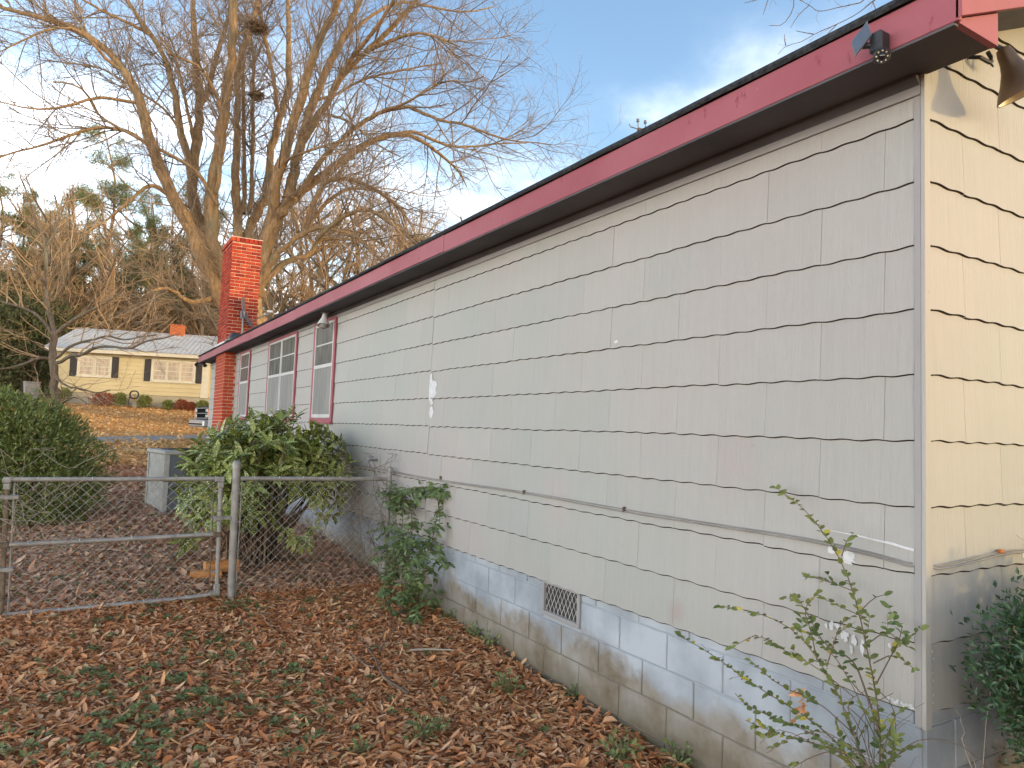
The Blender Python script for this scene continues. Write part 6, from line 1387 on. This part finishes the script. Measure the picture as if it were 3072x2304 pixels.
#              per_m, s0, lens, ang, lift, wig, n, rmax, rmin, s1
BIGSPEC = [(2.5, .22, (1.4, 5.2), (25, 65), .22, .10, 8, .034, .0085, 1.0), (3.2, .12, (.6, 2.1), (25, 65), .08, .13, 5, .016, .0058, 1.0), (4.8, .12, (.3, 1.1), (25, 65), .04, .16, 3, .007, .0042, 1.0)]
bt = bare_tree('bare_tree', 'huge leafless many-stemmed tree rising behind the brick chimney', (3.44, 32.02, 0.0), [(a, b, p) for a, b, p in BIG_LIMBS], 101, (MT['bark'], MT['twig']), BIGSPEC, 24, None, 1.02)
SMSPEC = [(2.6, .15, (.5, 1.6), (25, 70), .15, .14, 7, .02, .005, 1.0), (3.6, .1, (.25, .9), (25, 70), .05, .17, 6, .008, .0035, 1.0), (4.6, .1, (.15, .45), (25, 70), 0, .2, 4, .005, .0028, 1.0)]
bare_tree('bare_tree', 'small leafless spreading tree in front of the yellow house', (-3.33, 17.41, 0.0), [(a, b, p) for a, b, p in SMALL_LIMBS], 102, (MT['bark_dark'], MT['twig_brown']), SMSPEC, 18)
# nests of twigs in the big tree
for lab, p, r_ in (('large dark twig nest high in a fork of the huge bare tree', (2.62, 30.3, 19.15), .42), ('smaller brown twig nest lower in the huge bare tree', (2.78, 30.4, 16.15), .27)):
    g = np.random.default_rng(int(r_ * 100)); ns = thing('twig_nest', lab, 'nest', p, 0, 'nests in the huge bare tree')
    n = 260; c = rdir(n, g) * g.random((n, 1)) ** .4 * r_ * np.array([1, 1, .62]); d = rdir(n, g); d[:, 2] *= .5
    le = g.uniform(.3, 1.0, (n, 1)) * r_; P = np.stack([c - d * le, c + g.normal(0, .04, (n, 3)), c + d * le], 1); twig_mesh('twigs', [(P, np.full((n, 3), .012))], MT['stem'], ns)
# tree behind the house whose twigs hang over the roof
tb = (13.0, 5.2, 0.0); tz = float(gz(13.0, 5.2))
limbs = [(.24, .10, [(0, 0, tz - .1), (-.1, .1, 4), (.0, -.2, 8), (-.3, -.5, 11.5), (-.2, -.6, 14)]), (.05, .02, [(-.2, -.3, 10.5), (-.7, .6, 12.3), (-1.2, 1.11, 12.15)]), (.05, .018, [(-.2, -.4, 11), (-.9, .7, 12.9), (-1.44, 1.25, 12.07)]), (.05, .018, [(-.2, -.4, 11), (-1.0, .8, 12.9), (-1.8, 1.47, 12.2)]), (.05, .018, [(-.2, -.4, 11.5), (-1.1, .9, 12.9), (-2.15, 1.69, 12.04)]), (.08, .02, [(0, -.2, 9.5), (2, 1, 12), (3, 2, 14)]), (.08, .02, [(-.2, -.5, 12), (1.2, -1.8, 14), (2, -3.5, 15)])]
for i, p in enumerate(TWIG_SPRAY):
    q = [tuple(np.array(c) - np.array([13.0, 5.2, 0])) for c in p]
    limbs.append((.010 if i < 10 else .022, .005 if i < 10 else .011, q))
bare_tree('bare_tree', 'leafless tree behind the grey house with twigs hanging over its roof corner', tb, limbs, 103, (MT['bark_dark'], MT['twig']), [(2.6, .2, (.2, .8), (25, 60), -.12, .12, 6, .008, .004, 1.0), (3.0, .2, (.1, .3), (30, 60), -.05, .15, 4, .005, .003, 1.0)], 14)

# pines: one of each shape, then copies
def pine(seed, h=16.0):
    g = np.random.default_rng(seed); t_ = thing('pine_tree', 'x', 'tree', (0, 0, 0))
    P, r = resample([(0, 0, -.3), (g.normal(0, .1), g.normal(0, .1), h * .4), (g.normal(0, .25), g.normal(0, .25), h * .75), (g.normal(0, .3), g.normal(0, .3), h)], 16, h * .0125, .03)
    n = 34; s = np.sort(g.uniform(.32, 1.0, n)); idx = (s * 15).astype(int).clip(0, 14); base = P[idx] + (P[idx + 1] - P[idx]) * ((s * 15 - idx)[:, None])
    a = g.uniform(0, 2 * PI, n); ln = (1.08 - s) * h * .30 * g.uniform(.5, 1.15, n) + .4; br = np.zeros((n, 7, 3))
    for j in range(7):
        f = j / 6; br[:, j] = base + np.stack([np.cos(a) * ln * f, np.sin(a) * ln * f, ln * (.34 * f - .12 * f * f)], 1) + g.normal(0, .05, (n, 3)) * f
    rr = np.linspace(.05, .014, 7)[None] * np.ones((n, 1))
    V, F = join([tubes(P[None], r[None], 8)]); mk('trunk', V, F, MT['bark_pine'], t_, True)
    tw = spawn(br, rr, 1.7, .3, (.4, 1.3), (30, 60), .5, .12, 5, .02, .009, g); twig_mesh('branches', [(br, rr), tw], MT['twig_brown'], t_)['kind'] = 'stuff'
    tips = np.concatenate([tw[0][:, -1], tw[0][:, 3], tw[0][:, 2], br[:, -1], br[:, 5], br[:, 4]]); K = 44
    C = np.repeat(tips, K, 0) + g.normal(0, .20, (len(tips) * K, 3)); d = rdir(len(C), g); d[:, 2] += .35; ln = g.uniform(.22, .42, len(C))
    V, F, r = leaves(C, d, rdir(len(C), g), ln, .018, 0, .15, T4, g); mk('crown', V, F, MT['needles'], t_, False, r)['kind'] = 'stuff'
    return t_
protos = [pine(201), pine(202), pine(203)]
g = np.random.default_rng(211)
for i, (x, y, h) in enumerate(PINES):
    lab = 'tallest pine with a bare lower trunk left of the huge bare tree' if i == 0 else 'slender young pine between the tallest pine and the chimney' if i == 2 else 'green pine in the woods behind the yellow house'
    z = float(gz(x, y)); p = protos[i % 3]
    if i < 3: p.location = (x, y, z); p.scale = (h / 16 * (.72 if i == 2 else 1),) * 2 + (h / 16,); p.rotation_euler.z = g.uniform(0, 6); p['label'] = lab; p['group'] = 'pines behind the yellow house'
    else: copy_thing(p, (x, y, z), g.uniform(0, 6), h / 16, lab)
def wild_tree(seed, h=11.0):
    g = np.random.default_rng(seed); limbs = [(.16, .04, [(0, 0, -.3), (g.normal(0, .2), g.normal(0, .2), h * .35), (g.normal(0, .5), g.normal(0, .5), h * .7), (g.normal(0, .7), g.normal(0, .7), h)])]
    for i in range(13):
        s = g.uniform(.18, .85); a = g.uniform(0, 2 * PI); l = h * g.uniform(.22, .42) * (1.1 - s * .5); b = np.array([0, 0, h * s]); e = b + np.array([math.cos(a) * l * .75, math.sin(a) * l * .75, l * .7]); limbs.append((.07, .02, [b, (b + e) / 2 + np.array([math.cos(a), math.sin(a), -.2]) * .3, e]))
    return bare_tree('woodland_tree', 'x', (0, 0, 0), limbs, seed, (MT['bark_dark'], MT['twig_brown']), [(2.6, .12, (.8, 2.6), (25, 65), .3, .12, 6, .03, .012, 1.0), (3.4, .1, (.4, 1.3), (25, 65), .1, .15, 4, .014, .009, 1.0)], 12)
def thicket(seed, h=5.5):
    g = np.random.default_rng(seed); limbs = []
    for i in range(16):
        a = g.uniform(0, 2 * PI); r = g.uniform(.2, 2.4); limbs.append((.035, .012, [(math.cos(a) * r * .4, math.sin(a) * r * .4, -.2), (math.cos(a) * r * .8, math.sin(a) * r * .8, h * .5), (math.cos(a) * r + g.normal(0, .5), math.sin(a) * r + g.normal(0, .5), h * g.uniform(.7, 1.05))]))
    return bare_tree('woodland_thicket', 'x', (0, 0, 0), limbs, seed, (MT['bark_dark'], MT['twig_brown']), [(3.4, .05, (.6, 2.0), (25, 70), .2, .15, 5, .02, .012, 1.0), (3.8, .05, (.3, 1.0), (25, 70), .05, .2, 3, .012, .009, 1.0)], 8)
def place(protos, pts, h0, label, group, g):
    for i, (x, y, h) in enumerate(pts):
        z = float(gz(x, y)); p = protos[i % len(protos)]; s = h / h0
        if i < len(protos): p.location = (x, y, z); p.scale = (s,) * 3; p.rotation_euler.z = g.uniform(0, 6); p['label'] = label; p['group'] = group
        else: copy_thing(p, (x, y, z), g.uniform(0, 6), s, label); 
    for o in COL.objects:
        if o.parent is None and o.get('label') == label: o['group'] = group
place([wild_tree(301), wild_tree(302), wild_tree(303)], BARE, 11.0, 'thin leafless woodland tree behind the houses', 'leafless woodland trees', g)
for o in list(COL.objects):
    if o.parent is None and o.get('group') == 'leafless woodland trees':
        a = math.degrees(math.atan2(o.location.x - EYE[0], o.location.y - EYE[1]))
        o['label'] = 'thin leafless woodland tree left of the yellow house' if a < -.5 else 'thin leafless woodland tree behind the yellow house roof' if a < 8.5 else 'thin leafless woodland tree showing over the grey house roof right of the chimney'
place([thicket(311), thicket(312)], THICK, 5.5, 'brown leafless thicket behind the yellow house', 'brown thickets at the wood edge', g)
def dark_bush(seed, h=5.0):
    g = np.random.default_rng(seed); t_ = thing('evergreen_thicket', 'x', 'bush', (0, 0, 0))
    leafy_mass('foliage', [(0, 0, h * .45, h * .34, h * .34, h * .45), (h * .15, 0, h * .7, h * .24, h * .24, h * .3), (-h * .2, .2, h * .5, h * .25, h * .25, h * .4)], 5200, (.16, .30), .22, MT['evergreen_far'], t_, g, T4, (.3, 1.1), .3)
    cur = [resample([(g.normal(0, .2), g.normal(0, .2), -.2), (g.normal(0, h * .15), g.normal(0, h * .15), h * .9)], 6, .05, .015) for _ in range(8)]
    twig_mesh('stems', [(np.array([c[0] for c in cur]), np.array([c[1] for c in cur]))], MT['bark_dark'], t_); return t_
place([dark_bush(321), dark_bush(322)], DARK, 5.0, 'dark evergreen thicket left of the yellow house', 'evergreen thickets at the wood edge', g)
# copies take the group of their source
for o in COL.objects:
    if o.parent is None and o.name.startswith('pine_tree'): o['group'] = 'pines behind the yellow house'
